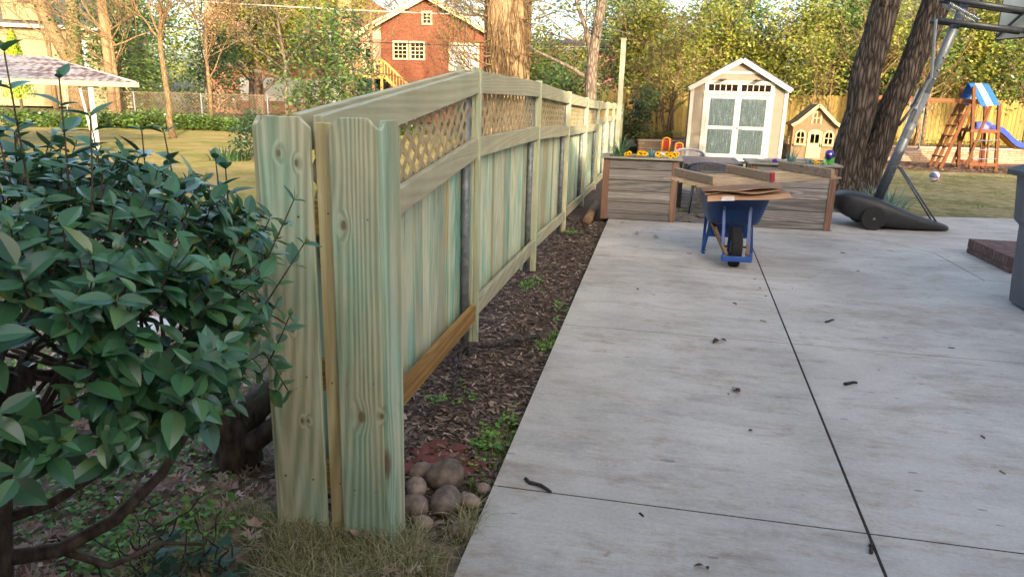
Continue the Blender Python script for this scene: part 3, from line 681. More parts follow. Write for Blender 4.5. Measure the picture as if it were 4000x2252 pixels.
MB().tube(rim, .009, 6).build('hoop_ring', simple('orange_rim', '#b8501f', None, 8, .5), t)

# ---- ball, bin, step, log
bm = Mat('ball_panels', .55, 0, .4); sp = bm.n('SeparateXYZ', {0: bm.co()})
ang = bm.math('ARCTAN2', sp.outputs[0], sp.outputs[2]); fr = bm.math('FRACT', bm.math('MULTIPLY', bm.math('ADD', ang, bm.math('MULTIPLY', sp.outputs[1], 2.0)), 1.5 / (2 * pi)))
seam = bm.math('LESS_THAN', bm.math('ABSOLUTE', bm.math('SUBTRACT', bm.math('FRACT', bm.math('MULTIPLY', fr, 2)), .5)), .47)
bc = bm.ramp(fr, [(0, K('#b8323f')), (.25, K('#c9c5c8')), (.5, K('#57667e')), (.75, K('#c9c5c8'))], 'CONSTANT'); bm.base(bm.mix(seam, K('#2a2a2c'), bc))
t = MB().ball((0, 0, 0), .122, 28, 18).build('basketball', bm.m, loc=(6.62, 18.85, .10), smooth=True, rot=(rad(20), rad(25), rad(30))); tag(t, 'red, white and grey basketball lying on the dormant lawn', 'ball')
t = tag(MB().ball((0, 0, 0), .034, 12, 8).build('tennis_ball', simple('tennis_felt', '#a9b35a', None, 30, .9), loc=(8.1, 22.6, .0), smooth=True), 'small yellow-green tennis ball lying below the swing set ladder', 'ball')
M['bin'] = simple('grey_bin_plastic', '#56575a', '#66676a', 5, .5, bump=.05); M['binlid'] = simple('dark_bin_lid', '#35373b', '#45474c', 5, .5)
t = thing('trash_bin', 'tall grey wheeled trash bin with dark lid at the edge of the patio', 'trash bin', (3.42, 6.68, 0), 0)
b = MB(); loft(b, [rrect(.225, -.24, .23, .02, .05), rrect(.245, -.26, .24, .30, .05), rrect(.262, -.28, .25, .70, .05), rrect(.30, -.30, .28, .745, .05), rrect(.335, -.33, .30, 1.12, .05)], True, True); b.build('body', M['bin'], t, smooth=False, bev=.008)
b = MB(); b.box(-.315, -.17, -.345, -.325, .46, .50); b.tube([(-.33, -.345, .47), (.33, -.345, .47)], .017, 8); b.build('lift_bar', M['bin'], t, bev=.004)
b = MB(); b.bar((-.275, -.318, .08), (-.285, -.325, .62), .03, .05, (0, 1, 0)); b.bar((.275, -.318, .08), (.285, -.325, .62), .03, .05, (0, 1, 0)); b.bar((-.1, -.29, .1), (-.11, -.305, .62), .02, .04, (0, 1, 0)); b.build('rib', M['bin'], t, bev=.004)
b = MB(); loft(b, [rrect(.40, -.38, .34, 1.125, .05), rrect(.40, -.38, .34, 1.17, .05), rrect(.37, -.35, .31, 1.195, .05), rrect(.25, -.24, .20, 1.25, .06)], True, True); b.build('lid', M['binlid'], t, bev=.004)
for sx in (-1, 1): MB().lathe([(.02, -.03), (.12, -.03), (.13, -.02), (.13, .02), (.12, .03), (.02, .03)], (sx * .15, .12, .13), 20, RX).build('wheel', M['rubber'], t)
M['stepbrick'] = simple('brown_brick', '#5a453e', '#7c6055', 14, .9, isl=.2, bump=.3, detail=5); M['mortar'] = simple('grey_mortar', '#857c74', '#6f665e', 40, .95)
t = thing('brick_step', 'low brown brick step with soldier-course edge behind the trash bin', 'step', (3.76, 8.2, 0))
MB().box(.012, 1.6, .012, 1.10, 0, .168).build('mortar_core', M['mortar'], t)
b = MB(); n = 15
for k in range(n):
    y_ = k * 1.11 / n; b.box(0, .20, y_ + .005, y_ + 1.11 / n - .005, .068, .172)
for k in range(5): b.box(0, .1, k * .222 + .005, k * .222 + .217, .004, .06)
for k in range(18):
    x_ = .206 + k * .0735; b.box(x_, x_ + .066, -.0, .2, .068, .172); b.box(x_, x_ + .066, .205, .62, .1, .171); b.box(x_, x_ + .066, .628, 1.11, .1, .171)
for k in range(6): b.box(.106 + k * .22, .318 + k * .22, -.002, .1, .004, .06)
b.build('bricks', M['stepbrick'], t, bev=.004)
M['bark2'] = simple('peeling_bark', '#8d7254', '#5a4532', 18, .9, bump=.8, stretch=(1, .3, 1), bdist=.02)
b = MB(); b.tube([(0, 0, .02), (.0, .6, .03), (-.02, 1.25, .02), (-.03, 1.8, .04)], [.062, .07, .066, .06], 12); t = b.build('log', M['bark2'], loc=(-.87, 9.98, -.02), smooth=True); tag(t, 'pale peeling log lying on mulch between the fence and planter', 'log')
# ================================================================ back yard: shed, playhouse, swing set, walls
M['beige'] = simple('beige_siding', '#7f7464', '#897e6d', 3, .75, bump=.04, detail=6)
M['white'] = simple('white_trim', '#b3aea2', '#bcb7ab', 4, .6)
M['shingle'] = simple('dark_shingles', '#3a3836', '#5a5653', 25, .95, bump=.4)
def tealpanel():
    m = Mat('teal_door_panel', .3, 0, .5); co = m.co()
    a = m.noise(m.vmul(co, (9, 1, 1.0)), 3, 5, .7); b = m.noise(co, 26, 4, .7)
    f = m.math('ADD', m.math('MULTIPLY', a, .6), m.math('MULTIPLY', b, .4))
    m.base(m.ramp(f, [(.35, K('#2a3638')), (.5, K('#414f51')), (.58, K('#576365')), (.68, K('#959992'))])); m.bump(b, .1, .004); return m.m
M['teal'] = tealpanel()
M['darkglass'] = simple('dark_glass', '#171110', '#2a1f1b', 6, .08, spec=.6)
shed = thing('garden_shed', 'beige garden shed with white trim and teal double doors', 'shed', (2.26, 22.3, 0))
X0, X1 = -1.32, 1.32; EZ, AZ, DP = 2.10, 2.86, 2.5
b = MB(); b.prism([(X0, 0, .08), (X1, 0, .08), (X1, 0, EZ), (0, 0, AZ), (X0, 0, EZ)], (0, DP, 0)); b.build('wall', M['beige'], shed)
b = MB()
for k in range(9):
    y_ = .15 + k * .26
    b.box(X0 - .006, X0 - .001, y_, y_ + .012, .1, EZ - .04)
b.build('siding_groove', simple('groove', '#6f6250'), shed)
def rake(sx, name, m, y0, y1, th, up, ov=.12):
    n = V((sx * (AZ - EZ), 0, X1)).normalized(); d = V((sx * X1, 0, EZ - AZ)).normalized()
    p = V((0, y0, AZ)) + n * up; L = (V((X1, 0, EZ - AZ))).length + ov; b = MB()
    b.prism([p, p + d * L, p + d * L + n * th, p + n * th * 1.0], (0, y1 - y0, 0)); return b
for sx in (-1, 1):
    rake(sx, '', 0, -.16, -.125, .13, -.055).build('rake_board', M['white'], shed, bev=.004)
    rake(sx, '', 0, -.155, DP + .12, .03, .076, .13).build('roof', M['shingle'], shed)
    MB().box(sx * 1.32 - .05, sx * 1.32 + .05, -.022, -.002, .08, EZ - .02).build('corner_trim', M['white'], shed, bev=.003)
    MB().box(sx * 1.322 - .011 + sx * .011, sx * 1.322 + .011 + sx * .011, -.021, .09, .08, EZ - .03).build('corner_trim', M['white'], shed, bev=.003)
MB().box(-.56, .56, -.02, -.001, 2.495, 2.565).build('collar_trim', M['white'], shed, bev=.003)
MB().box(-.012, .012, -.008, 0, 2.3, 2.75).build('siding_seam', simple('seam', '#8a7963'), shed)
MB().box(-.98, .98, -.05, -.001, 2.225, 2.30).build('header_trim', M['white'], shed, bev=.004)
MB().box(-1.0, 1.0, -.05, -.001, 1.915, 1.985).build('sill_trim', M['white'], shed, bev=.004)
for x in (-.92, 0, .92): MB().box(x - .055, x + .055, -.035, -.001, 1.985, 2.225).build('window_post', M['white'], shed, bev=.003)
for sx in (-1, 1):
    o = MB().box(min(sx * .055, sx * .865), max(sx * .055, sx * .865), -.012, -.002, 1.99, 2.22).build('transom_window', M['darkglass'], shed)
    b = MB()
    for k in range(1, 5):
        x = sx * (.055 + .162 * k); b.box(x - .011, x + .011, -.024, -.0125, 1.99, 2.22)
    b.box(min(sx * .055, sx * .865), max(sx * .055, sx * .865), -.024, -.0125, 2.195, 2.22); b.box(min(sx * .055, sx * .865), max(sx * .055, sx * .865), -.024, -.0125, 1.99, 2.012); b.build('muntins', M['white'], o)
    d = MB().box(min(sx * .004, sx * .88), max(sx * .004, sx * .88), -.03, -.003, .12, 1.90).build('door', M['white'], shed, bev=.003)
    for z0, z1 in ((.22, .93), (1.02, 1.80)):
        MB().box(min(sx * .085, sx * .79), max(sx * .085, sx * .79), -.036, -.0305, z0, z1).build('door_panel', M['teal'], d)
    b = MB(); b.box(min(sx * .02, sx * .075), max(sx * .02, sx * .075), -.045, -.031, .94, 1.02)
    if sx > 0: b.bar((.03, -.055, .955), (.19, -.055, .94), .02, .025)
    b.build('door_latch', M['galv'], d, bev=.003)
    MB().box(sx * .935 - .05, sx * .935 + .05, -.03, -.002, .1, 1.914).build('door_trim', M['white'], shed, bev=.003)
    MB().box(sx * .49 - .085, sx * .49 + .085, -.33, -.002, 2.315, 2.345).build('spotlight', simple('brown_lamp', '#4d3d33', '#5d4b3f', 8, .5), shed, bev=.005)
b = MB(); b.box(-1.30, 1.30, -.03, -.004, .02, .10); b.build('base_trim', M['white'], shed)
b = MB()
for k in range(14):
    x = -1.3 + k * .2; b.bar((x, -.02, -.02), (x + .12, -.02, .1), .02, .006, (0, 1, 0)); b.bar((x + .12, -.028, -.02), (x, -.028, .1), .02, .006, (0, 1, 0))
# ---- playhouse
M['phwood'] = simple('toy_cedar', '#6f5a42', '#867052', 6, .8, isl=.08, stretch=(3, 3, .6)); M['phcream'] = simple('cream_trim', '#b3a476', '#bfb182', 5, .8)
M['phgreen'] = simple('pale_green_door', '#9aa672', '#b0b985', 5, .8); M['phroof'] = simple('brown_toy_shingles', '#5b4c33', '#7c6a48', 14, .9, bump=.4); M['phdark'] = simple('toy_interior', '#5a4030', '#6d5040', 4, .9)
ph = thing('playhouse', 'small wooden cottage playhouse with cream arched windows and green half door', 'playhouse', (4.88, 24.3, 0))
b = MB(); D = 1.0; w_, ez, az = .66, 1.07, 1.70
def wallwith(holes, x0, x1, z0, z1, y0, y1, b):
    xs = sorted({x0, x1, *[h[0] for h in holes], *[h[1] for h in holes]}); zs = sorted({z0, z1, *[h[2] for h in holes], *[h[3] for h in holes]})
    for a, c in zip(xs, xs[1:]):
        for e, f in zip(zs, zs[1:]):
            mx, mz = (a + c) / 2, (e + f) / 2
            if not any(h[0] < mx < h[1] and h[2] < mz < h[3] for h in holes): b.box(a, c, y0, y1, e, f)
wins = [(-.53, -.31, .52, .86), (.31, .53, .52, .86)]; door = (-.20, .22, .10, .90)
wallwith(wins + [(-.12, .14, .52, .80)], -w_, w_, .0, ez, 0, .03, b); b.build('front_wall', M['phwood'], ph)
b = MB(); b.prism([(-w_ - .0, .0, ez + .002), (w_, .0, ez + .002), (.0, .0, az - .04)], (0, .03, 0)); b.build('gable', M['phwood'], ph)
b = MB(); b.box(-w_, w_, D - .03, D, 0, ez); b.box(w_ - .03, w_, .031, D - .031, 0, ez); b.build('wall', M['phwood'], ph)
b = MB(); bb = MB(); wallwith([(.3, .7, .45, .85)], .031, D - .031, 0, ez, -w_, -w_ + .03, bb); b.v = [(y, x, z) for x, y, z in bb.v]; b.f = bb.f; b.build('side_wall', M['phwood'], ph)
b = MB(); b.bar((-w_ - .01, .3, .65), (-w_ - .01, .7, .65), .02, .03); b.bar((-w_ - .01, .5, .45), (-w_ - .01, .5, .85), .02, .03); b.bar((-w_ - .012, .27, .44), (-w_ - .012, .27, .87), .03, .05); b.bar((-w_ - .012, .73, .44), (-w_ - .012, .73, .87), .03, .05); b.build('side_window', M['phcream'], ph)
def archwin(cx, z0, z1, hw, name, box=True):
    b = MB(); n = 10; zc = z1 - hw; out = []; inn = []
    for k in range(n + 1):
        a = pi * k / n; out.append(((hw + .05) * cos(a), zc + (hw + .05) * sin(a))); inn.append((hw * cos(a), zc + hw * sin(a)))
    out = [(hw + .05, z0 - .02)] + out + [(-hw - .05, z0 - .02)]; inn = [(hw, z0)] + inn + [(-hw, z0)]
    for i in range(len(out) - 1):
        b.prism([(cx + out[i][0], -.02, out[i][1]), (cx + out[i+1][0], -.02, out[i+1][1]), (cx + inn[i+1][0], -.02, inn[i+1][1]), (cx + inn[i][0], -.02, inn[i][1])], (0, .018, 0))
    b.box(cx - .012, cx + .012, -.012, .0, z0, z1); b.box(cx - hw, cx + hw, -.0125, -.0005, (z0 + zc) / 2 + .03, (z0 + zc) / 2 + .054)
    if box: b.box(cx - hw - .07, cx + hw + .07, -.09, -.001, z0 - .075, z0 - .022)
    o = b.build(name, M['phcream'], ph); return o
archwin(-.42, .52, .88, .11, 'window'); archwin(.42, .52, .88, .11, 'window')
o = archwin(0, 1.14, 1.47, .10, 'gable_window', False)
MB().prism([(-.1, -.004, 1.14), (.1, -.004, 1.14), (.1, -.004, 1.37), (.05, -.004, 1.45), (-.05, -.004, 1.45), (-.1, -.004, 1.37)], (0, .003, 0)).build('pane', M['phdark'], o)
b = MB(); wallwith([(-.12, .14, .53, .80)], -.20, .22, .06, .86, -.03, -.001, b); b.prism([(-.20, -.03, .862), (.22, -.03, .862), (.15, -.03, .925), (.01, -.03, .95), (-.13, -.03, .925)], (0, .029, 0)); d = b.build('door', M['phgreen'], ph)
b = MB(); b.box(.0, .02, -.03, -.01, .53, .80); b.box(-.2, .22, -.036, -.0305, .46, .50)
for k in range(4): b.box(-.13, .15, -.036, -.0305, .13 + k * .08, .19 + k * .08)
b.build('door_slats', M['phgreen'], d); MB().bar((.185, -.05, .42), (.185, -.05, .54), .02, .02).build('handle', M['black'], d)
for sx in (-1, 1):
    n = V((sx * (az - ez), 0, w_)).normalized(); d_ = V((sx * w_, 0, ez - az)).normalized(); p = V((0, -.16, az)); L = .98
    q = [p, p + d_ * (L * .78), p + d_ * L + n * .045]
    b = MB(); b.prism([q[0], q[1], q[2], q[2] + n * .03, q[1] + n * .03, q[0] + n * .03], (0, D + .3, 0)); b.build('roof', M['phroof'], ph)
    b = MB(); b.prism([x + V((0, -.012, 0)) - n * .05 for x in q] + [x + V((0, -.012, 0)) + n * .04 for x in reversed(q)], (0, .03, 0)); b.build('bargeboard', M['phcream'], ph)
MB().box(-.62, .62, .05, D - .05, 0, .02).build('floor', M['phdark'], ph)
for sx in (-1, 1): MB().box(sx * .63 - .035, sx * .63 + .035, -.014, -.001, 0, ez).build('corner_post', M['phwood'], ph)
# ---- swing set
M['cedar'] = wood('orange_cedar', ('#754a2c', '#58361f'), 'z', knots=.1, isl=.1, grain=.2); M['cedarx'] = wood('orange_cedar_beam', ('#86573a', '#6a4228'), 'x', knots=.05, isl=.05, grain=.2)
M['slide'] = simple('blue_slide_plastic', '#2b3f9a', '#3b52b4', 3, .35); M['yel'] = simple('yellow_plastic', '#c98a1c', '#d89a28', 4, .45)
M['ropeblue'] = simple('grey_blue_rope', '#5c6478', '#777f92', 30, .8)
ss = thing('swing_set', 'cedar swing set with striped canopy, climbing ladder and beam', 'swing set', (9.1, 23.2, 0))
for x in (-.32, .34):
    for y_ in (0, .9): MB().bar((x + .29, y_, -.03), (x + (-.03 if x < 0 else .05), y_, 2.32 if x < 0 else 1.86), .085, .085, (0, 1, 0)).build('tower_post', M['cedar'], ss, bev=.004)
b = MB()
for z in (.10, 1.04): ox = .27 - .13 * z; b.box(-.38 + ox, .36 + ox, -.07, -.045, z, z + .1); b.box(-.38 + ox, .36 + ox, .945, .97, z, z + .1)
b.box(-.20, .46, -.044, .944, 1.05, 1.085); b.build('platform_frame', M['cedarx'], ss, bev=.003)
MB().bar((-2.7, .45, 1.94), (.22, .45, 1.90), .05, .13).build('swing_beam', M['cedarx'], ss, bev=.004)
for sy in (-.35, 1.2): MB().bar((-2.62, .45 + (.05 if sy > 0 else -.05), 1.9), (-2.75, sy, -.03), .05, .09).build('beam_leg', M['cedar'], ss, bev=.004)
lad = MB()
for y_ in (-.02, .42, .86): 
    MB().bar((-.36, y_, 1.82), (-.86, y_ - .02, -.03), .04, .09, (1, 0, 0)).build('ladder_rail', M['cedar'], ss, bev=.003)
for k in range(5):
    z = .30 + k * .30; x = -.36 - .50 * (1.82 - z) / 1.85; MB().box(x - .07, x + .05, -.02, .88, z, z + .03).build('ladder_step', M['cedarx'], ss, bev=.003)
for y_ in (-.07, .95): MB().bar((-.20, y_, .06), (.16, y_, 1.85), .035, .07, (1, 0, 0)).build('cross_brace', M['cedar'], ss, bev=.003)
for z in (.32, .58, .84): MB().tube([(-.05 - .1 * z, -.07, z), (.2, -.085, z - .015), (.58 - .1 * z, -.07, z + .01)], .014, 6).build('climbing_rope', M['ropeblue'], ss)
for x in (.16, .34): MB().bar((x, -.05, -.03), (x - .08, -.05, 1.04), .03, .05, (0, 1, 0)).build('slat', M['cedar'], ss)
cm = Mat('striped_canvas', .8, 0, .2); cx_ = cm.n('SeparateXYZ', {0: cm.co()}).outputs[0]
cm.base(cm.ramp(maprange(cm, cm.math('SUBTRACT', cx_, cm.math('MULTIPLY', cm.math('MULTIPLY_ADD', cm.n('SeparateXYZ', {0: cm.co()}).outputs[2], -1.0, 2.42), .30)), -.36, .15, 0, 1), [(0, K('#2d5fae')), (.36, K('#d9d3a2')), (.68, K('#2d5fae'))], 'CONSTANT'))
def can(u, v_):
    x = -.36 + .51 * u; s = v_ * 2 - 1; y_ = .45 + .62 * s; z = 2.42 - .62 * abs(s) ** 1.15 - .02 * sin(6 * u) * abs(s); return (x + .20 * abs(s) * (1 if s < 0 else .2), y_, z)
o = sheetmesh(can, 12, 16).build('canopy', cm.m, ss, smooth=True); s_ = o.modifiers.new('t', 'SOLIDIFY'); s_.thickness = .008
sp = []
for k in range(15): f = k / 14; sp.append((.42 + 1.95 * f, .45, 1.14 - .98 * f + .075 * sin(f * 4 * pi) * (1 - f * .3)))
b = MB(); vs_ = []
for x, y_, z in sp:
    for dy, dz in ((-.25, .13), (-.235, .0), (.235, 0), (.25, .13), (.262, .13), (.25, -.03), (-.25, -.03), (-.262, .13)): vs_.append((x, y_ + dy, z + dz))
m_ = 8; b.add(vs_, [(i*m_+k, i*m_+(k+1)%m_, (i+1)*m_+(k+1)%m_, (i+1)*m_+k) for i in range(14) for k in range(m_)]); b.build('slide', M['slide'], ss, smooth=False)
b = MB()
for i in range(14):
    p, q = V(sp[i]), V(sp[i+1])
    b.bar(p + V((0, 0, -.055)), q + V((0, 0, -.055)), .34, .045)
b.build('slide_underside', M['yel'], ss)
b = MB(); n = 9
for k in range(n): a = pi * k / (n - 1); b.v.append((.42, .45 - .28 * cos(a), 1.12 + .22 * sin(a))); b.v.append((.0, .45 - .28 * cos(a), 1.12 + .20 * sin(a)))
b.f = [(2*k, 2*k+1, 2*k+3, 2*k+2) for k in range(n - 1)]; o = b.build('slide_hood', simple('pale_blue_plastic', '#6a6fc2', '#7d82cf', 4, .4), ss, smooth=True); s_ = o.modifiers.new('t', 'SOLIDIFY'); s_.thickness = .02
M['swblue'] = simple('pale_blue_swing_rope', '#7f8fa6', '#98a6ba', 30, .7)
def swing(x0, x1, z, label):
    t = thing('belt_swing', label, 'swing', (9.1 + (x0 + x1) / 2, 23.65, 0)); h = (x1 - x0) / 2
    for sx in (-1, 1): MB().tube([(sx * (h - .05), 0, 1.88), (sx * h, 0, z)], .008, 5).build('swing_rope', M['swblue'], t)
    pts = [(h * cos(pi + pi * k / 10), 0, z + .17 * sin(pi + pi * k / 10)) for k in range(11)]
    b = MB(); b.add([(x, s_ * .08, zz) for x, _, zz in pts for s_ in (-1, 1)], [(2*k, 2*k+1, 2*k+3, 2*k+2) for k in range(10)]); o = b.build('seat', M['ropeblue'], t); s_ = o.modifiers.new('t', 'SOLIDIFY'); s_.thickness = .012
swing(-1.86, -1.36, .57, 'grey belt swing hanging low in front of the retaining wall')
t = thing('trapeze_bar', 'yellow trapeze bar with two rings hanging beside the oak trunk', 'swing', (6.80, 23.65, 0))
for sx in (-1, 1): MB().tube([(sx * .12, 0, 1.86), (sx * .13, 0, 1.10)], .008, 5).build('swing_rope', M['swblue'], t); MB().tube([(sx * .13 + .055 * cos(a), 0, .99 + .055 * sin(a)) for a in [2 * pi * k / 12 for k in range(13)]], .012, 6).build('ring', M['yel'], t)
MB().tube([(-.20, 0, 1.10), (.20, 0, 1.10)], .016, 6).build('bar', M['yel'], t)
# ---- toys by the low wall
def toy(loc, rz, label):
    t = thing('toy_cart', label, 'toy', loc, rz, 'yellow and red toys by the low wall')
    b = MB(); b.tube([(-.10, 0, 0), (-.105, .02, .25), (-.09, .035, .40), (0, .04, .43), (.09, .035, .40), (.105, .02, .25), (.10, 0, 0)], .026, 8); b.tube([(-.1, 0, .03), (.1, 0, .03)], .03, 8); b.build('yellow_frame', M['yel'], t, smooth=True)
    b = MB(); b.prism([(-.13, .05, .40), (.13, .05, .40), (.09, .05, .12), (-.09, .05, .12)], (0, .12, 0)); b.build('red_basket', simple('red_plastic', '#a3261f', '#b8352c', 4, .4), t, bev=.01)
    for sx in (-1, 1): MB().ball((sx * .035, .035, .345), .014, 8, 5).build('white_rivet', M['white'], t)
toy((.28, 20.9, .26), rad(-14), 'yellow-framed toy cart with red basket, tilted, farther from the shed')
toy((.64, 20.4, .16), rad(8), 'yellow-framed toy cart with red basket standing upright near the shed corner')
# ---- retaining wall, raised bed and the back picket fence
M['stonewall'] = brick('stacked_stone', '#8c7560', '#a58f77', '#5a4a3d', .46, .075, msize=.006, bump=.6)
M['stonecap'] = simple('stone_cap', '#a08c78', '#b9a590', 8, .9, bump=.2)
WA, WB_ = V((-.55, 24.2, 0)), V((14.0, 27.4, 0)); wd_ = (WB_ - WA); wl = wd_.length; wang = math.atan2(wd_.y, wd_.x)
rw = thing('retaining_wall', 'low stacked-stone retaining wall below the back picket fence', 'wall', WA, wang)
MB().box(0, wl, 0, .22, -.1, .40).build('stone_courses', M['stonewall'], rw); MB().box(-.02, wl, -.025, .25, .401, .455).build('cap_course', M['stonecap'], rw, bev=.006)
def rot2(u, v_, z): return WA + V((cos(wang) * u - sin(wang) * v_, sin(wang) * u + cos(wang) * v_, z))
b = MB(); nx, ny = 60, 14; b.add([rot2(wl * 1.4 * i / nx - .3, .22 + 6 * j / ny, .40 + .06 * NZ.noise(V((i * .5, j * .5, 2)))) for j in range(ny + 1) for i in range(nx + 1)], [(j*(nx+1)+i, j*(nx+1)+i+1, (j+1)*(nx+1)+i+1, (j+1)*(nx+1)+i) for j in range(ny) for i in range(nx)])
kind(b.build('raised_bed_soil', M['playmulch'], smooth=True), 'structure')
M['oldpick'] = wood('old_yellow_pickets', ('#9a8648', '#776536'), 'z', knots=.15, isl=.22, grain=.4, contrast=.8)
bf = thing('picket_fence', 'old yellowed wooden picket fence along the back of the yard', 'fence', rot2(-.8, 3.6, .40), wang)
b = MB(); u = 0; random.seed(9)
while u < 22:
    w__ = .14; h = 1.66 + U(-.02, .02); xx = u; b.prism([(xx, 0, 0), (xx + w__, 0, 0), (xx + w__, 0, h - .05), (xx + w__ - .04, 0, h), (xx + .04, 0, h), (xx, 0, h - .05)], (0, .018, 0)); u += w__ + U(.006, .022)
b.build('slat_panel', M['oldpick'], bf)
b = MB()
for z in (.3, .9, 1.45): b.box(0, 22, .019, .055, z, z + .08)
b.build('fence_rail', M['oldpick'], bf)
for k in range(9): MB().box(k * 2.44, k * 2.44 + .09, .057, .15, -.1, 1.6).build('fence_post', M['oldpick'], bf)
# dark side fence running on behind the new one
bf2 = thing('side_fence', 'dark shaded old picket fence in the far corner beside the tall post', 'fence', (-1.15, 24.2, 0), rad(90))
b = MB(); u = 0
while u < 4.5: b.box(u, u + .135, 0, .018, 0.05, 1.95 + U(-.02, .02)); u += .15
b.build('slat_panel', M['oldpick'], bf2); MB().box(0, 4.5, .02, .05, 1.5, 1.58).build('fence_rail', M['oldpick'], bf2)

# ================================================================ the forked oak
def bark(name, c1, c2, sc_=7, st_=.16, strength=.9, d=.05):
    m = Mat(name, .95, 0, .15); co = m.co(); p = m.vmul(co, (1, 1, st_))
    p = m.vadd(p, m.n('VectorMath', {0: m.n('TexNoise', {'Scale': 5, 'Detail': 3}).outputs['Color'], 1: (.08, .08, .02)}, operation='MULTIPLY').outputs[0])
    v1 = m.n('TexVoronoi', {'Scale': sc_ * 1.8}, feature='DISTANCE_TO_EDGE'); m.set(v1.inputs['Vector'], p)
    n1 = m.noise(p, sc_ * 5, 5, .65); e = maprange(m, v1.outputs['Distance'], 0, .35, 0, 1); f = m.math('ADD', m.math('MULTIPLY', e, .6), m.math('MULTIPLY', n1, .6))
    m.base(m.ramp(f, [(.25, K(c1)), (.85, K(c2))])); m.bump(f, strength, d); return m.m
M['oak'] = bark('oak_bark', '#1c1815', '#665b52', 10, .13, 1.0, .05)
oak = thing('oak_tree', 'dark furrowed oak forking low into two leaning trunks beside the basketball hoop', 'tree', (3.90, 15.1, 0))
def trunkmesh(pts, rads, n=40, sub=6, amp=.03, seed=0, flare=0):
    P_ = []; R_ = []
    for i in range(len(pts) - 1):
        for k in range(sub):
            f = k / sub; P_.append(V(pts[i]).lerp(V(pts[i+1]), f)); R_.append(lerp(rads[i], rads[i+1], f))
    P_.append(V(pts[-1])); R_.append(rads[-1])
    b = MB().tube(P_, R_, n); ctr = [p for p in P_ for _ in range(n)]
    for i, c in enumerate(ctr):
        p = V(b.v[i]); r = p - c; a = math.atan2(r.y, r.x); z = p.z
        q = 1 + amp * 2 * NZ.noise(V((cos(a) * 1.6, sin(a) * 1.6, z * .5 + seed))) + amp * .9 * NZ.noise(V((cos(a) * 8, sin(a) * 8, z * .8 + seed))) + (flare * max(0, 1 - z / .6) ** 2 * (.6 + .4 * sin(5 * a)))
        b.v[i] = tuple(c + r * q)
    return b
trunkmesh([(-.10, 0, -.25), (-.22, 0, .4), (-.20, -.05, .9), (-.10, -.1, 1.6), (-.13, -.1, 2.25), (-.02, -.1, 2.95), (.05, -.1, 3.6), (.25, -.1, 5.2), (.3, -.1, 7.5)], [.40, .33, .29, .265, .27, .255, .25, .23, .18], amp=.07, flare=.35).build('trunk', M['oak'], oak, smooth=True)
trunkmesh([(.02, .12, -.25), (.18, .1, .5), (.35, .1, 1.0), (.44, .1, 1.6), (.66, .1, 2.28), (.82, .1, 2.95), (.95, .1, 3.6), (1.5, .1, 5.6), (1.8, .1, 7.6)], [.36, .30, .24, .235, .225, .24, .245, .22, .17], amp=.06, seed=7, flare=.3).build('trunk', M['oak'], oak, smooth=True)
b = MB(); b.lathe([(.05, 0), (.075, .012), (.095, .0), (.1, -.03)], (.0, -.355, 3.50), 18, Matrix.Rotation(rad(90), 3, 'X')); b.build('branch_scar', M['oak'], oak, smooth=True)
straps('bulb_plant', 'large blue-green strap-leaf bulb plant growing behind the hoop base', (3.75, 12.55, 0), 90, .50, M['blueblade'], .32, .9, .022)
# ================================================================ near ground: stones, bricks, branch, litter, grass, chips
M['stone'] = simple('river_stone', '#5e5147', '#9c8a79', 22, .85, bump=.5, isl=.3, detail=7)
random.seed(31)
stones = [(-.93, 2.70, .105, 'brown river stone against the fence corner, beside the reddest bricks'), (-.83, 2.80, .16, 'long flat brown river stone behind the biggest stone'), (-.765, 2.60, .135, 'biggest rounded river stone in the middle of the pile by the patio'),
    (-.675, 2.66, .08, 'round river stone between the biggest stone and the patio edge'), (-.64, 2.78, .065, 'small pale river stone touching the patio edge behind the round one'), (-.88, 2.56, .11, 'grey-brown river stone at the foot of the fence corner board'),
    (-.82, 2.46, .075, 'half-buried stone in the dry grass below the biggest stone'), (-.645, 2.46, .08, 'half-buried stone in dry grass at the patio edge'), (-.96, 2.84, .09, 'dark stone leaning on the bricks next to the fence'),
    (-1.47, 2.34, .105, 'pale oblong stone on the hedge side of the fence end'), (-1.40, 2.40, .085, 'tan stone touching the hedge-side end board'), (-1.50, 2.20, .08, 'low tan stone in leaves in front of the oblong one')]
for x, y, r, lab in stones:
    b = MB(); b.ball((0, 0, 0), (r * U(.56, .76), r * U(.42, .55), r * U(.38, .5)), 22, 14, Matrix.Rotation(U(0, 3), 3, 'Z')); s_ = U(0, 50)
    b.v = [tuple(V(p) * (1 + .26 * NZ.noise(V(p) * 9 + V((s_, 0, 0))) + .05 * NZ.noise(V(p) * 40))) for p in b.v]
    tag(b.build('river_stone', M['stone'], loc=(x, y, -.06 + r * .28), smooth=True), lab, 'stone', 'river stones around the fence end')
M['redbrick'] = simple('red_brick', '#56302a', '#7d473c', 12, .9, isl=.15, bump=.3)
k = 0
labs = ['red paver brick half under the stones, closest to the fence', 'red paver brick second from the fence, flush with the mulch', 'red paver brick in the middle of the half-buried group', 'red paver brick nearest the patio edge, partly crumbled', 'red paver brick behind the others, edge-on in the mulch', 'red paver brick at the back beside the fence pickets']
for x, y in ((-1.02, 2.93), (-.93, 2.97), (-.85, 2.97), (-.765, 2.95), (-.90, 3.09), (-1.0, 3.11)):
    b = MB().box(-.038, .038, -.10, .10, -.06, .0); tag(b.build('paver_brick', M['redbrick'], loc=(x, y, -.052 + U(0, .012)), bev=.006, rot=(U(-.06, .06), U(-.06, .06), -.55 + U(-.06, .06))), labs[k], 'brick', 'red bricks set in the mulch'); k += 1
M['twig'] = bark('twig_bark', '#2a2523', '#5d5650', 20, .3, .5, .01)
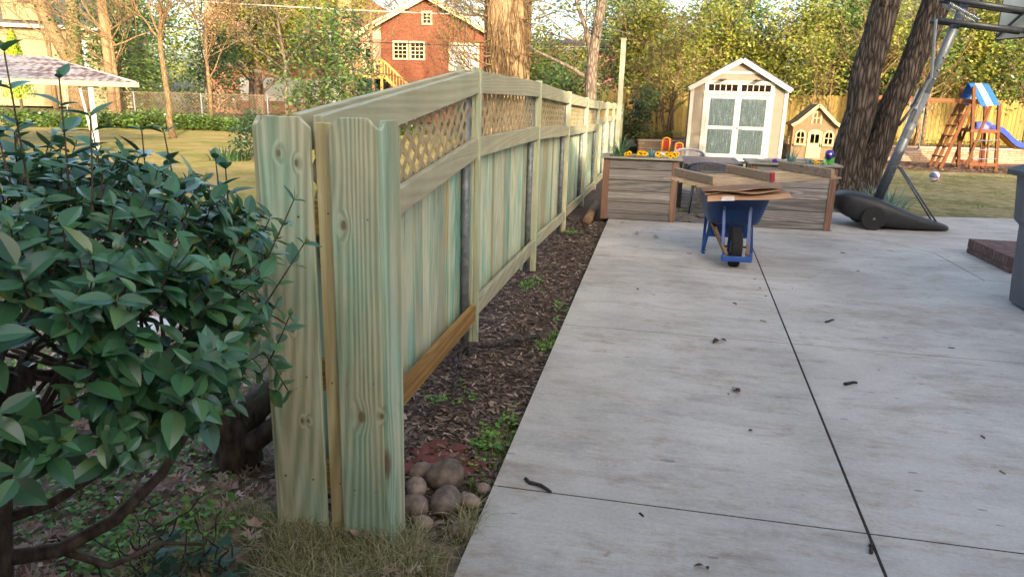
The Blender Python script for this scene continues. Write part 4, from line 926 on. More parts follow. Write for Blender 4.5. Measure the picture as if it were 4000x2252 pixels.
br = thing('fallen_branch', 'dark lichen-spotted fallen branch lying across the mulch bed beside the fence', 'branch', (-.95, 4.2, 0))
def wob(p, q, n, a): return [V(p).lerp(V(q), i / n) + V((U(-a, a), U(-a, a), U(-a, a) * .6)) * (0 < i < n) for i in range(n + 1)]
b = MB()
b.tube(wob((.24, .62, .0), (-.20, .10, .06), 8, .018), [.016, .018, .019, .02, .021, .021, .02, .02, .019], 8).tube(wob((-.20, .10, .06), (-.09, -.55, -.03), 7, .02), [.019, .016, .014, .013, .012, .011, .01, .008], 7)
b.tube(wob((-.15, -.2, .03), (.19, -.20, .02), 6, .015), [.01, .009, .008, .007, .006, .005, .004], 6).tube(wob((-.2, .1, .06), (-.35, -.02, .14), 4, .012), [.012, .009, .007, .005, .003], 6)
b.tube(wob((-.19, .05, .06), (-.21, -.5, .12), 5, .012), [.009, .007, .006, .005, .004, .003], 5).tube(wob((-.09, -.55, -.03), (-.24, -.86, -.02), 4, .02), [.008, .007, .006, .005, .003], 5).tube(wob((-.1, -.4, -.02), (-.28, -.36, .05), 4, .02), [.007, .006, .005, .004, .003], 5)
b.build('branch_wood', M['twig'], br, smooth=True)
def twig(p, q, r, lab):
    c = (V(p) + V(q)) / 2; b = MB().tube([x - c for x in wob(p, q, 5, .008)], [r, r * 1.15, r * .9, r * 1.05, r * .9, r * .7], 6); tag(b.build('fallen_twig', M['twig'], loc=c, smooth=True), lab, 'twig', 'dark twigs lying on the concrete')
twig((-.46, 2.82, .012), (-.33, 2.735, .012), .008, 'short dark twig crossing the joint near the patio edge')
twig((1.245, 4.40, .012), (1.33, 4.44, .012), .009, 'stubby dark twig on the concrete past the long joint')
twig((.925, 2.60, .01), (.945, 2.69, .01), .007, 'tiny twig stuck in the long patio joint')
twig((1.42, 5.75, .01), (1.50, 5.83, .012), .007, 'bent dark twig between the wheelbarrow and trash bin')
M['oakleaf'] = leafmat('dry_oak_leaves', ('#7a5e50', '#a6897a', '#c2a89a', '#92725f', '#cfb8ab', '#86583f'), .75, .25, .1, .2)
M['darkleaf'] = leafmat('dark_dead_leaves', ('#3a302b', '#4d3d33', '#2e2725'), .7, .3, .05, .2)
OUT = [(0, .05), (.10, .10), (.16, .26), (.42, .22), (.20, .38), (.26, .48), (.52, .50), (.24, .60), (.25, .68), (.40, .78), (.17, .82), (.08, .97), (0, 1.0)]
def oakleaf(b, c, L, rz, tilt, curl):
    pts = [(x * .95, y) for x, y in OUT] + [(-x * .95, y) for x, y in reversed(OUT[1:-1])]
    Mx = Matrix.Rotation(rz, 3, 'Z') @ Matrix.Rotation(tilt[0], 3, 'X') @ Matrix.Rotation(tilt[1], 3, 'Y'); n = len(pts)
    vs_ = [Mx @ V((x * L, (y - .5) * L, curl * L * (abs(x) * 1.6 + (y - .5) ** 2 * 1.5) + U(-.02, .02) * L)) + V(c) for x, y in pts] + [Mx @ V((0, -.2 * L, 0)) + V(c), Mx @ V((0, .2 * L, -.0)) + V(c)]
    h = n // 2; fs = []
    for i in range(n):
        j = (i + 1) % n; y = (pts[i][1] + pts[j][1]) / 2; fs.append((i, j, n if y < .5 else n + 1))
    b.add(vs_, fs)
for x, y, L, lab in ((.55, 5.05, .085, 'curled dark dead leaf in the middle of the patio beyond the joint'), (.59, 4.1, .08, 'crumpled dark dead leaf at the center of the near patio slab'), (.59, 3.58, .035, 'tiny dark leaf scrap on the near patio slab'), (-.18, 9.2, .09, 'brown dead leaf on the concrete in front of the grey planter'), (.1, 9.0, .10, 'larger brown dead leaf by the grey planter corner'), (.29, 2.37, .04, 'thin dark seed pod on the closest slab')):
    b = MB(); a = U(0, 6); d_ = V((cos(a), sin(a), .12)); b.leaf((0, 0, 0), d_, (U(-.3, .3), U(-.3, .3), 1), L, L * .5, .5, .5, 6).leaf((.01, 0, 0), V((-sin(a), cos(a), .2)), (0, U(-.4, .4), 1), L * .6, L * .4, .6, .3, 4); zm = min(p[2] for p in b.v); b.v = [(p[0], p[1], p[2] - zm) for p in b.v]; tag(b.build('dead_leaf', M['darkleaf'] if y < 8 else M['oakleaf'], loc=(x, y, .004)), lab, 'leaf', 'dead leaves on the patio')
def gz(x, y): return -.03 + .03 * NZ.noise(V((x * 2, y * 2, 1.7)))
random.seed(77); b = MB()
for i in range(6500):
    y = 1.3 + (RR() ** 1.5) * 6.5; x = -1.40 - RR() ** 1.2 * (1.0 + y * .8)
    if NZ.noise(V((x * 1.2, y * 1.2, 5))) < -.18 and RR() < .8: continue
    oakleaf(b, (x, y, gz(x, y) + U(.004, .03)), U(.05, .105), U(0, 6.28), (U(-.5, .5), U(-.5, .5)), U(-.2, .6))
for i in range(60): x, y = U(-1.36, -1.25), U(2.3, 5); oakleaf(b, (x, y, -.02), U(.05, .1), U(0, 6.28), (U(-.6, .6), U(-.6, .6)), U(0, .6))
for i in range(9): oakleaf(b, (U(-1.5, -.7), U(1.9, 2.25), U(.0, .06)), U(.06, .1), U(0, 6.28), (U(-.5, .5), U(-.5, .5)), .4)
kind(b.build('leaf_litter', M['oakleaf']), 'stuff')
# green weeds and shade grass under the hedge
M['weed'] = leafmat('shade_weeds', ('#4d7330', '#659338', '#7fa84c', '#527c3e'), .6, .3, .25, .25)
M['shadegrass'] = leafmat('shade_grass', ('#4f7130', '#6d8f3e', '#83a04a', '#8f8f57'), .7, .25, .25, .2)
b = MB()
for i in range(900):
    y = 1.6 + RR() ** 1.3 * 6.5; x = -1.42 - RR() * (1.0 + y * .75)
    if NZ.noise(V((x * 1.0, y * 1.0, 9))) < -.05: continue
    for k in range(16):
        a = U(0, 6.28); c = V((x + G(0, .06), y + G(0, .06), gz(x, y) + U(.01, .06))); b.card(c, V((cos(a), sin(a), U(-.1, .6))).normalized(), V((-sin(a), cos(a), U(-.3, .3))), U(.02, .042), U(.016, .03))
for i in range(45):      # low weeds along the mulch bed
    x, y = random.choice([(-1.06, 3.45), (-1.0, 3.6), (-.66, 4.7), (-.68, 3.25), (-.72, 3.05), (-1.08, 6.4), (-1.0, 9.2), (-.64, 5.6)]); x += G(0, .05); y += G(0, .12)
    for k in range(13):
        a = U(0, 6.28); c = V((x + G(0, .03), y + G(0, .03), -.06 + U(.01, .05))); b.card(c, V((cos(a), sin(a), U(-.1, .7))).normalized(), V((-sin(a), cos(a), U(-.3, .3))), U(.018, .04), U(.014, .028))
kind(b.build('weeds', M['weed']), 'stuff')
b = MB()
for i in range(1700):
    y = 1.9 + RR() ** 1.2 * 8; x = -1.42 - RR() * (1.0 + y * .8)
    if NZ.noise(V((x * .9, y * .9, 3))) < .02: continue
    for k in range(11): a = U(0, 6.28); b.blade((x + G(0, .035), y + G(0, .035), gz(x, y) - .01), (cos(a), sin(a), 0), U(.03, .085), .0045, U(.2, 1))
for i in range(75):
    x, y = random.choice([(-.655, 3.35), (-.67, 3.15), (-.65, 4.75), (-.64, 4.9), (-.75, 3.2), (-.66, 2.9)]); x += G(0, .04); y += G(0, .10)
    for k in range(10): a = U(0, 6.28); b.blade((min(-.6, x + G(0, .02)), y + G(0, .02), -.085), (cos(a), sin(a), 0), U(.03, .075), .004, U(.3, 1))
for i in range(70):
    x, y = U(-.1, 2.3), U(10.45, 12.2)
    for k in range(9): a = U(0, 6.28); b.blade((x + G(0, .03), y + G(0, .03), -.02), (cos(a), sin(a), 0), U(.03, .08), .006, U(.2, 1))
for i in range(260):
    x, y = U(3.8, 11), U(12.6, 21.5)
    if NZ.noise(V((x * .8, y * .8, 3))) < .18: continue
    for k in range(12): a = U(0, 6.28); b.blade((x + G(0, .07), y + G(0, .07), -.03), (cos(a), sin(a), 0), U(.03, .08), .008, U(.2, 1))
kind(b.build('shade_grass', M['shadegrass']), 'stuff')
M['drygrass'] = leafmat('dry_grass', ('#978b66', '#b0a47c', '#817f50', '#6a7040', '#bfb48e'), .75, .2, .2, .15)
b = MB()
for i in range(1150):
    x, y = U(-1.62, -.60), U(1.55, 2.52)
    if x < -1.05 and y > 2.32: continue
    if y > 2.30 + .25 * max(0, (x + .95) / .35) and x > -1.05: continue
    if -1.3 < x < -.9 and y > 2.21: y -= .06
    nn = NZ.noise(V((x * 4, y * 4, 2)))
    if nn < -.25: continue
    for k in range(10):
        a = U(0, 6.28); h = U(.06, .17) * (1 + .7 * nn); b.blade((min(-.6, x + G(0, .022)), y + G(0, .022), -.055), (cos(a), sin(a), 0), h, .0032, U(.4, 1.3))
kind(b.build('dry_grass', M['drygrass']), 'stuff')
M['chips'] = leafmat('mulch_chips', ('#372d27', '#54463c', '#766254', '#433831', '#94806f', '#5f5146', '#b5a08c'), .9, .15, 0, .25)
b = MB()
for i in range(15000):
    y = 2.42 + RR() ** 1.4 * 8.2; x = U(-1.33, -.605)
    if y < 2.85 and x > -.9 and RR() < .5: continue
    a = U(0, 6.28); L = U(.012, .05) * (1.3 if RR() < .1 else 1); d = V((cos(a), sin(a), U(-.35, .35))).normalized(); s_ = V((-sin(a), cos(a), U(-.5, .5))).normalized(); c = V((x, y, -.068 + U(0, .022))); w_ = L * U(.18, .45)
    b.add([c - d * L * .5 - s_ * w_ * .5, c + d * L * .5 - s_ * w_ * .4, c + d * L * .45 + s_ * w_ * .5, c - d * L * .5 + s_ * w_ * .4], [(0, 1, 2, 3)])
for i in range(110): oakleaf(b, (U(-1.2, -.64), 2.6 + RR() * 7.5, -.05), U(.04, .075), U(0, 6.28), (U(-.5, .5), U(-.5, .5)), .4)
kind(b.build('mulch_chips', M['chips']), 'stuff')
b = MB()
for i in range(2600):
    x, y = U(5.2, 13), U(22.2, 25.2); a = U(0, 6.28); L = U(.05, .12); d = V((cos(a), sin(a), U(-.2, .4))); s_ = V((-sin(a), cos(a), U(-.4, .4))); b.card((x, y, -.02 + U(0, .03)), d, s_, L, L * .5)
for i in range(900):
    x, y = U(-1.0, 4.5), U(22.3, 24.3); a = U(0, 6.28); L = U(.05, .12); d = V((cos(a), sin(a), U(-.2, .4))); s_ = V((-sin(a), cos(a), U(-.4, .4))); b.card((x, y, -.02 + U(0, .03)), d, s_, L, L * .5)
kind(b.build('yard_litter', M['chips']), 'stuff')
# crumbs on the concrete
b = MB(); random.seed(15)
for i in range(55):
    y = 2.2 + RR() * 8; x = U(-.55, 2.9); a = U(0, 6.28); L = U(.006, .03) * (1.0 + .15 * y)
    c = V((x, y, .003)); d = V((cos(a), sin(a), 0)); s_ = V((-sin(a), cos(a), .3)); b.add([c, c + d * L, c + d * L * .9 + s_ * L * .25, c + s_ * L * .3], [(0, 1, 2, 3)])
kind(b.build('leaf_crumbs', M['chips']), 'stuff')
tag(MB().prism([(-.42, -.12, 0), (-.1, -.2, 0), (.3, -.16, 0), (.44, .05, 0), (.2, .2, 0), (-.3, .17, 0)], (0, 0, .05)).build('stepping_stone', simple('pale_stone', '#bdb8b4', '#d0ccc8', 6, .8), loc=(-3.7, 4.25, -.03), bev=.01), 'pale flat stepping stone seen through the hedge on shaded grass', 'stone')

# ================================================================ glossy hedge shrub close to the camera
M['hedge'] = leafmat('glossy_hedge_leaves', ('#2f5538', '#3f6b43', '#396241', '#507c4c', '#345b40', '#6d8c52'), .30, .65, .14, .25, .015)
M['hedgetip'] = leafmat('young_hedge_buds', ('#7a8f3c', '#96a24a', '#8a7a35', '#6f8a3a'), .45, .4, .25, .2)
M['hedgebark'] = simple('hedge_bark', '#2e251f', '#6a5c4f', 26, .95, bump=.8, stretch=(1, 1, .45), detail=6, bdist=.015)
random.seed(42)
hc = V((-1.80, 1.55, 1.045)); hv = V((hc.x, hc.y, 0)).normalized(); hp = V((hv.y, -hv.x, 0))        # away, to the right
RA, RP, RZ = .76, .69, .35
hedge = thing('hedge_shrub', 'large glossy dark-green hedge shrub with upright new shoots beside the fence end', 'shrub', (hc.x, hc.y, 0))
ho = V(hedge.location); lf = MB(); tp = MB(); stm = MB()
def shoot(p, d, L, n, s=1.0, bud=True, stem=.0028):
    d = d.normalized(); bend = V((U(-.2, .2), U(-.2, .2), .25)); pts = [p + d * (L * k / 4) + bend * (L * .12 * (k / 4) ** 2) for k in range(5)]
    stm.tube([x - ho for x in pts], [stem, stem * .9, stem * .8, stem * .7, stem * .6], 5, False)
    a0 = U(0, pi); u = d.orthogonal().normalized(); w_ = d.cross(u)
    for k in range(n):
        f = .15 + .85 * k / max(1, n - 1); i = min(3, int(f * 4)); q = pts[i].lerp(pts[i + 1], f * 4 - i)
        for sd in (0, pi):
            a = a0 + k * pi / 2 + sd + U(-.3, .3); o = u * cos(a) + w_ * sin(a); el = U(.15, .6) + .3 * (k / n)
            dr = (o + d * el + V((0, 0, -.05))).normalized(); nr = (d - dr * d.dot(dr)).normalized(); nr = (nr + V((0, 0, .4))).normalized()
            LL = U(.05, .108) * s * (1 if k < n - 1 else .75); lf.leaf(q - ho, dr, nr, LL, LL * U(.46, .56), U(.15, .5), U(-.25, .7), 5)
    if bud:
        q = pts[-1]
        for k in range(random.choice((3, 5, 6))):
            a = U(0, 6.28); o = (u * cos(a) + w_ * sin(a)) * U(.1, .5) + d; tp.leaf(q - ho, o, u, U(.016, .034), .009, .2, .2, 3)
def surf(th, ph):
    ct, st_ = cos(th), sin(th); cp, sp_ = cos(ph), sin(ph); e = .72
    f = lambda v_: math.copysign(abs(v_) ** e, v_)
    return hv * (RA * f(cp) * f(ct)) + hp * (RP * f(cp) * f(st_)) + V((0, 0, RZ * f(sp_)))
cnt = 0
while cnt < 900:
    th = U(0, 2 * pi); ph = math.asin(U(-.75, 1)); s_ = surf(th, ph)
    bx_ = 1 + .13 * NZ.noise(s_ * 2.6 + V((3, 1, 0))); p = hc + s_ * bx_ * U(.80, .98)
    if NZ.noise(s_ * 2.2 + V((8, 2, 4))) < -.42 : cnt += 0; continue
    n_ = V(s_); n_.z *= 1.6; d = n_.normalized() * .75 + V((U(-.4, .4), U(-.4, .4), .65))
    shoot(p, d, U(.07, .15), random.choice((2, 3, 3)), 1.0, RR() < .45); cnt += 1
for i in range(500):       # darker inner leaves
    s_ = surf(U(0, 2 * pi), math.asin(U(-.9, .9))); p = hc + s_ * U(.45, .85)
    a = U(0, 6.28); d = V((cos(a), sin(a), U(-.5, .5))); lf.leaf(p - ho, d, (U(-.5, .5), U(-.5, .5), 1), U(.06, .09), U(.032, .046), .2, .3, 4)
def at(bearing, dist, z): a = rad(bearing); return V((sin(a) * dist, cos(a) * dist, z))
# tall shoots standing above the clipped top, and side twigs crossing the end board
for bg_, ds, z0, z1, n in ((-45.2, 2.0, 1.36, 1.71, 5), (-43.0, 2.05, 1.38, 1.66, 5), (-46.2, 2.2, 1.40, 1.62, 3), (-40.9, 2.25, 1.38, 1.53, 3), (-38.2, 2.2, 1.37, 1.535, 3), (-36.3, 2.2, 1.36, 1.53, 3), (-33.4, 2.05, 1.30, 1.47, 3), (-32.9, 2.1, 1.28, 1.44, 3), (-41.8, 1.9, 1.36, 1.58, 4)):
    shoot(at(bg_, ds, z0), V((U(-.12, .12), U(-.12, .12), 1)), z1 - z0, n, .85)
for b0, d0, z0, b1, d1, z1 in ((-31.5, 1.9, 1.16, -28.2, 1.86, 1.38), (-31.3, 1.92, 1.08, -27.6, 1.86, 1.27), (-30.8, 1.95, .93, -28.9, 1.9, 1.07), (-30.9, 1.95, .95, -29.4, 1.95, .84), (-32, 2.0, .9, -30.2, 2.0, .80)):
    p, q = at(b0, d0, z0), at(b1, d1, z1); shoot(p, q - p, (q - p).length, 4, .75, True)
fo_ = lf.build('foliage', M['hedge'], hedge, smooth=True)
sa = fo_.data.attributes.new('sharp_edge', 'BOOLEAN', 'EDGE'); sa.data.foreach_set('value', [(e.vertices[0] % 3 == 1 and e.vertices[1] % 3 == 1) for e in fo_.data.edges]); kind(tp.build('young_bud_foliage', M['hedgetip'], hedge), 'stuff')
# trunks and limbs
for pts, rs in (([(-1.80, 2.70, -.08), (-1.79, 2.69, .10), (-1.83, 2.66, .22), (-1.98, 2.52, .36), (-2.1, 2.35, .60), (-2.0, 2.1, .85)], [.13, .10, .085, .06, .05, .03]),
    ([(-1.80, 2.70, .05), (-1.73, 2.74, .24), (-1.62, 2.82, .34), (-1.48, 2.92, .46), (-1.44, 2.95, .8)], [.08, .075, .06, .05, .03]), ([(-1.79, 2.69, .06), (-1.68, 2.66, .12), (-1.58, 2.72, .2), (-1.47, 2.76, .24)], [.06, .05, .045, .035]),
    ([(-1.90, 1.52, -.1), (-1.86, 1.50, .2), (-1.80, 1.52, .55), (-1.7, 1.6, .9)], [.075, .06, .045, .025]),
    ([(-1.86, 1.5, .28), (-1.72, 1.62, .26), (-1.60, 1.72, .32), (-1.52, 1.85, .42), (-1.44, 2.0, .62), (-1.4, 2.05, .85)], [.026, .023, .02, .016, .012, .008]),
    ([(-1.84, 1.5, .40), (-1.7, 1.6, .44), (-1.58, 1.72, .52), (-1.5, 1.78, .7)], [.018, .015, .012, .008]), ([(-1.72, 1.62, .26), (-1.6, 1.68, .18), (-1.5, 1.8, .20), (-1.42, 1.9, .14)], [.014, .011, .008, .005]),
    ([(-1.95, 2.55, .34), (-1.8, 2.3, .5), (-1.6, 2.05, .75)], [.03, .025, .015])):
    stm.tube([V(p) - ho for p in pts], rs, 10)
for i in range(50):
    p = V((U(-2.0, -1.5), U(1.45, 2.1), U(.55, .8))); q = hc + surf(U(0, 6.28), U(-.4, 1.0)) * .85; stm.tube([x - ho for x in wob(p, q, 4, .03)], [.009, .008, .006, .005, .003], 5, False)
stm.build('stem', M['hedgebark'], hedge, smooth=True)
# wiry vine tangle and ivy at the foot of the hedge
random.seed(8); b = MB()
for i in range(34):
    p = V((U(-1.75, -1.36), U(1.45, 1.95), -.03)); q = p + V((U(-.2, .25), U(-.1, .2), U(.12, .3))); b.tube(wob(p, q, 7, .022), [.0045, .004, .004, .0035, .003, .003, .0025, .002], 4, False)
tag(b.build('vine_tangle', M['twig'], smooth=True), 'tangle of thin dark wiry vine stems in leaves at the foot of the hedge', 'vine')
iv = MB(); IVY = [(0, 0), (.28, -.12), (.5, .12), (.3, .32), (.38, .62), (.14, .62), (0, 1), (-.14, .62), (-.38, .62), (-.3, .32), (-.5, .12), (-.28, -.12)]
for i in range(110):
    c = V((U(-1.62, -1.28), U(1.5, 1.98), U(.0, .10))); L = U(.035, .075); Mx = Matrix.Rotation(U(0, 6.28), 3, 'Z') @ Matrix.Rotation(U(-.7, .7), 3, 'X') @ Matrix.Rotation(U(-.5, .5), 3, 'Y')
    iv.add([c + Mx @ V((x * L, y * L, .08 * L * (1 - 2 * abs(x)))) for x, y in IVY] + [c + Mx @ V((0, .3 * L, .06 * L))], [(k, (k + 1) % 12, 12) for k in range(12)])
tag(iv.build('ivy_foliage', leafmat('dark_ivy', ('#223f2c', '#33553a', '#2b4a3c'), .5, .3, .1, .25)), 'patch of dark lobed ivy leaves beside the dry grass at the fence end', 'ivy')
# ================================================================ the brick house that shades the near yard (behind and beside the camera)
M['hbrick'] = brick('house_brick', '#6e3f31', '#83503f', '#8a8078')
hs = thing('brick_house', 'brown brick house standing behind the patio, its shadow over the yard', 'house', (0, 0, 0))
def block(x0, x1, y0, y1, ez, rz, ridge):
    MB().box(x0, x1, y0, y1, 0, ez).build('wall', M['hbrick'], hs); o = .35
    if ridge == 'x':
        ym = (y0 + y1) / 2; b = MB(); b.prism([(x0 - o, y0 - o, ez), (x0 - o, y1 + o, ez), (x0 - o, ym, rz)], (x1 - x0 + 2 * o, 0, 0))
    b.build('roof', M['shingle'], hs)
block(-9.0, 12, -11, -2.6, 3.6, 6.7, 'x')
block(12.4, 30, -3, 5, 3.4, 6.4, 'x')
block(5.2, 12, -2.2, 4.6, 3.0, 3.6, 'x')
for x in (-5, -1, 3, 8):
    o = MB().box(x - .5, x + .5, -2.6, -2.57, 1, 2.3).build('window', M['darkglass'], hs); MB().box(x - .6, x + .6, -2.6, -2.56, .92, 1.0).build('sill', M['white'], o)
def shade(name, label, x, y, z0, z1, r, n):
    t = thing(name, label, 'tree', (x, y, 0)); b = MB(); b.tube([(0, 0, -.1), (0, 0, z1 * .9)], [.16, .04], 10); b.build('trunk', M['oak'], t, smooth=True); b = MB()
    for i in range(n):
        z = U(z0, z1); rr = r * (1 - .45 * (z - z0) / (z1 - z0)) * sqrt(RR()); a = U(0, 6.28); c = V((rr * cos(a), rr * sin(a), z)); b.card(c, V((cos(a), sin(a), -.3)).normalized(), V((-sin(a), cos(a), U(-.3, .3))), .34, .15)
    b.build('crown', leafmat('conifer_needles', ('#1f3a22', '#2b4a2c'), .6, .3, 0, .2), t)
random.seed(66)
shade('shade_conifer', 'dense dark unseen conifer added beside the brick house to shade the oak', 8.6, 7.2, 2.6, 9.0, 1.5, 5000)  # out-of-view tree, added to keep the oak and hoop in shade
shade('shade_conifer', 'slim dark unseen conifer added at the brick house wing to shade the tall post', 4.55, 4.7, 2.9, 8.0, .65, 1800)  # also added out of view, blocks the sun from the tall post
o = MB().box(5.17, 5.2, 2.0, 2.9, .2, 2.2).build('door', M['white'], hs)
# ================================================================ trees, neighbours' houses and boundary on the far side
def foliage(b, blobs, n, L, W, per=16, cr=.32, shell=.55, droop=.2):
    vol = [e[1][0] * e[1][1] * e[1][2] for e in blobs]; tot = sum(vol)
    for (c, r), v_ in zip(blobs, vol):
        m_ = max(1, int(n * v_ / tot / per)); c = V(c)
        for i in range(m_):
            d = V((G(0, 1), G(0, 1), G(0, 1))).normalized(); rr = shell + (1 - shell) * RR() ** .6
            cc = c + V((d.x * r[0], d.y * r[1], d.z * r[2])) * (rr * (1 + .2 * NZ.noise(d * 2.3 + c)))
            for k in range(per):
                p = cc + V((G(0, cr), G(0, cr), G(0, cr * .8))); a = U(0, 6.28); dr = V((cos(a), sin(a), U(-.9, .5) - droop)).normalized(); sd = dr.cross(V((U(-.6, .6), U(-1, .1), U(.2, 1)))).normalized()
                b.card(p, dr, sd, L * U(.7, 1.25), W * U(.7, 1.25))
def limb(b, p, d, L, r, depth, spread=.6, up=.25, seg=4, minr=.004):
    pts = [V(p)]; dd = V(d).normalized()
    for i in range(seg): dd = (dd + V((U(-.22, .22), U(-.22, .22), U(-.15, .15) + up * .15))).normalized(); pts.append(pts[-1] + dd * (L / seg))
    b.tube(pts, [max(minr, r * (1 - .55 * i / seg)) for i in range(seg + 1)], 6 if r > .03 else 4, False)
    if depth > 0:
        for k in range(random.choice((2, 3, 3))):
            q = pts[random.randint(max(1, seg // 2), seg)]; nd = (dd + V((U(-1, 1), U(-1, 1), U(-.5, .8))) * spread).normalized(); limb(b, q, nd, L * U(.55, .8), r * U(.42, .6), depth - 1, spread, up, seg, minr)
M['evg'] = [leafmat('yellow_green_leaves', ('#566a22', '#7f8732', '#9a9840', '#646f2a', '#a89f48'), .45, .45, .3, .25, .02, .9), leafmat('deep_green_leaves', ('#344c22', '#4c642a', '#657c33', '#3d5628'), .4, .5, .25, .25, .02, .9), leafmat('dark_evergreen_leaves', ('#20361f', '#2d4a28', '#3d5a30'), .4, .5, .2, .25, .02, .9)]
M['tanbark'] = bark('tan_bark', '#54442f', '#8f7758', 9, .25, .5, .03); M['greybark'] = bark('grey_bark', '#4a4038', '#8a7b6a', 9, .25, .5, .03); M['darkbark'] = bark('brown_bark', '#3a3028', '#6e5d4e', 9, .25, .5, .03)
def tree(label, base, blobs, n, L, W, leaf, barkm, trunk=None, r=.12, limbs=5, group=None, name='evergreen_tree', cat='tree', per=16, cr=.32, shell=.55, stems=1, depth=2):
    t = thing(name, label, cat, base, group=group); o = V(base); tb = MB(); fb_ = MB()
    top = max(e[0][2] for e in blobs)
    for s_ in range(stems):
        off = V((G(0, .18), G(0, .18), 0)) if stems > 1 else V((0, 0, 0)); lean = V((U(-.35, .35), U(-.3, .3), 0)) * (1 if stems > 1 else .3)
        tp_ = top * .85; n_ = 6; pts = [off + lean * (i / n_) * tp_ * .35 + V((U(-.05, .05), U(-.05, .05), -.1 + tp_ * i / n_)) for i in range(n_ + 1)]; tb.tube(pts, [r * (1 - .6 * i / n_) for i in range(n_ + 1)], 8)
        for k in range(limbs):
            q = pts[random.randint(2, n_)]; limb(tb, q, (U(-1, 1), U(-1, 1), U(.2, .9)), top * .28, r * .35, depth, .6)
    foliage(fb_, [((V(c) - V((0, 0, 0))), rr) for c, rr in blobs], n, L, W, per, cr, shell)
    tb.build('trunk', barkm, t, smooth=True); fb_.build('crown', leaf, t); return t
random.seed(101)
GB = 'evergreen trees behind the back fence'
# screen of evergreens behind the picket fence
scr = [(-.6, 31.5, 'yellow-green evergreen behind the back fence corner, just past the tall post', 0), (2.0, 32.6, 'bushy yellow-green evergreen rising behind the shed roof', 0), (4.9, 32.2, 'yellow-green evergreen between the shed and the oak, behind the fence', 0),
    (7.6, 33.0, 'darker evergreen seen between the two oak trunks', 1), (10.4, 32.4, 'evergreen behind the swing set beam with gaps showing brick', 0), (13.2, 32.0, 'broad evergreen behind the striped canopy', 0), (16.2, 31.5, 'deep green evergreen behind the trash bin corner', 1), (-4.3, 32.5, 'loose evergreen filling the gap between the big trunk and slim tree', 0), (3.4, 37.5, 'tall evergreen in the second row above the shed', 1), (8.9, 38.0, 'tall evergreen in the second row above the playhouse', 0), (-1.8, 38, 'tall deep green evergreen in the second row behind the slim tree', 1), (14.6, 38.0, 'tall evergreen in the second row behind the backboard', 1)]
for x, y, lab, kd in scr:
    h = U(6.0, 6.8) if y < 36 and x > -3 else U(4.2, 4.6) if y < 36 else U(8.2, 9.4); w_ = U(1.7, 2.1)
    bl = [((U(-.4, .4), U(-.3, .3), h * .55), (w_, 1.1, h * .36)), ((U(-1, 1), U(-.4, .2), h * .42), (w_ * .7, .9, h * .22)), ((U(-1, 1), U(-.4, .4), h * .8), (w_ * .7, .9, h * .22)), ((U(-1.2, 1.2), U(-.3, .3), h * .62), (w_ * .6, .8, h * .2))]
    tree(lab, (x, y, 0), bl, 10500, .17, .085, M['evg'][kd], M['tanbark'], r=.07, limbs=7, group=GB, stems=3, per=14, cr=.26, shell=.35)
# multi-stem shrubs in the raised bed, in front of the fence
def bedshrub(lab, x, y, h, w_, n, kd, stems, r=.045, low=.55):
    bl = [((0, 0, h * .72), (w_, .6, h * .32)), ((U(-.5, .5), 0, h * .95), (w_ * .8, .6, h * .25)), ((U(-.7, .7), -.1, h * low), (w_ * .6, .5, h * .15))]
    return tree(lab, (x, y, .4), bl, n, .14, .07, M['evg'][kd], M['tanbark'], r=r, limbs=7, name='multi_stem_shrub', cat='shrub', stems=stems, per=9, cr=.22, shell=.2, depth=2)
bedshrub('multi-stemmed shrub with tan stems fanning in front of the back fence, beside the shed', .25, 26.6, 3.6, 1.15, 1900, 0, 9, .04, .45)
bedshrub('leafy shrub behind the fence end, at the foot of the slim tree', -2.6, 22.5, 2.1, 1.0, 1500, 1, 4, .03, .5)
bedshrub('leafy shrub with a bare lower trunk behind the swing set', 7.6, 28.3, 4.2, 1.3, 1600, 0, 2, .13, .75)
bedshrub('second bare-trunked shrub behind the swing set, nearer the slide', 9.2, 28.6, 4.4, 1.5, 1700, 1, 3, .10, .75)
bedshrub('low-branching shrub beside the playhouse roof', 5.6, 28.4, 3.4, 1.2, 1300, 0, 3, .05, .6)
bedshrub('shrub overhanging the slide at the end of the raised bed', 12.4, 28.0, 3.6, 1.4, 1900, 1, 3, .05, .55)
b = MB()
for i in range(700):
    u, v_ = U(0, 15), U(.3, 2.2); p = rot2(u, v_, .44)
    if NZ.noise(V((u * .9, v_, 4))) < -.05: continue
    for k in range(8): a = U(0, 6.28); b.card(p + V((G(0, .1), G(0, .1), U(0, .22))), V((cos(a), sin(a), U(0, .9))).normalized(), V((-sin(a), cos(a), U(-.4, .4))), U(.06, .12), U(.04, .07))
kind(b.build('bed_ground_cover', M['evg'][0]), 'stuff')
cc = MB(); bl = [((0, 0, .9), (.55, .5, .8)), ((.3, .2, 1.6), (.4, .4, .5))]; foliage(cc, bl, 1300, .12, .07, 10, .15, .4)
t = thing('corner_ivy', 'dark ivy climbing the fence corner behind the tall post', 'ivy', (-.75, 25.6, .1)); cc.build('foliage', M['evg'][2], t)

random.seed(404); b = MB()
for k in range(15): limb(b, (U(.1, .3), -.1, U(4.6, 7.4)), (U(-1, .3), U(-1, .8), U(.2, 1.0)), U(2.6, 4.2), U(.07, .13), 4, .55, .4, 5, .012)
for k in range(15): limb(b, (U(1.3, 1.8), .1, U(5.0, 7.5)), (U(-.4, 1), U(-.8, 1), U(.2, 1.0)), U(2.6, 4.2), U(.07, .13), 4, .55, .4, 5, .012)
b.build('crown', M['oak'], oak, smooth=True)
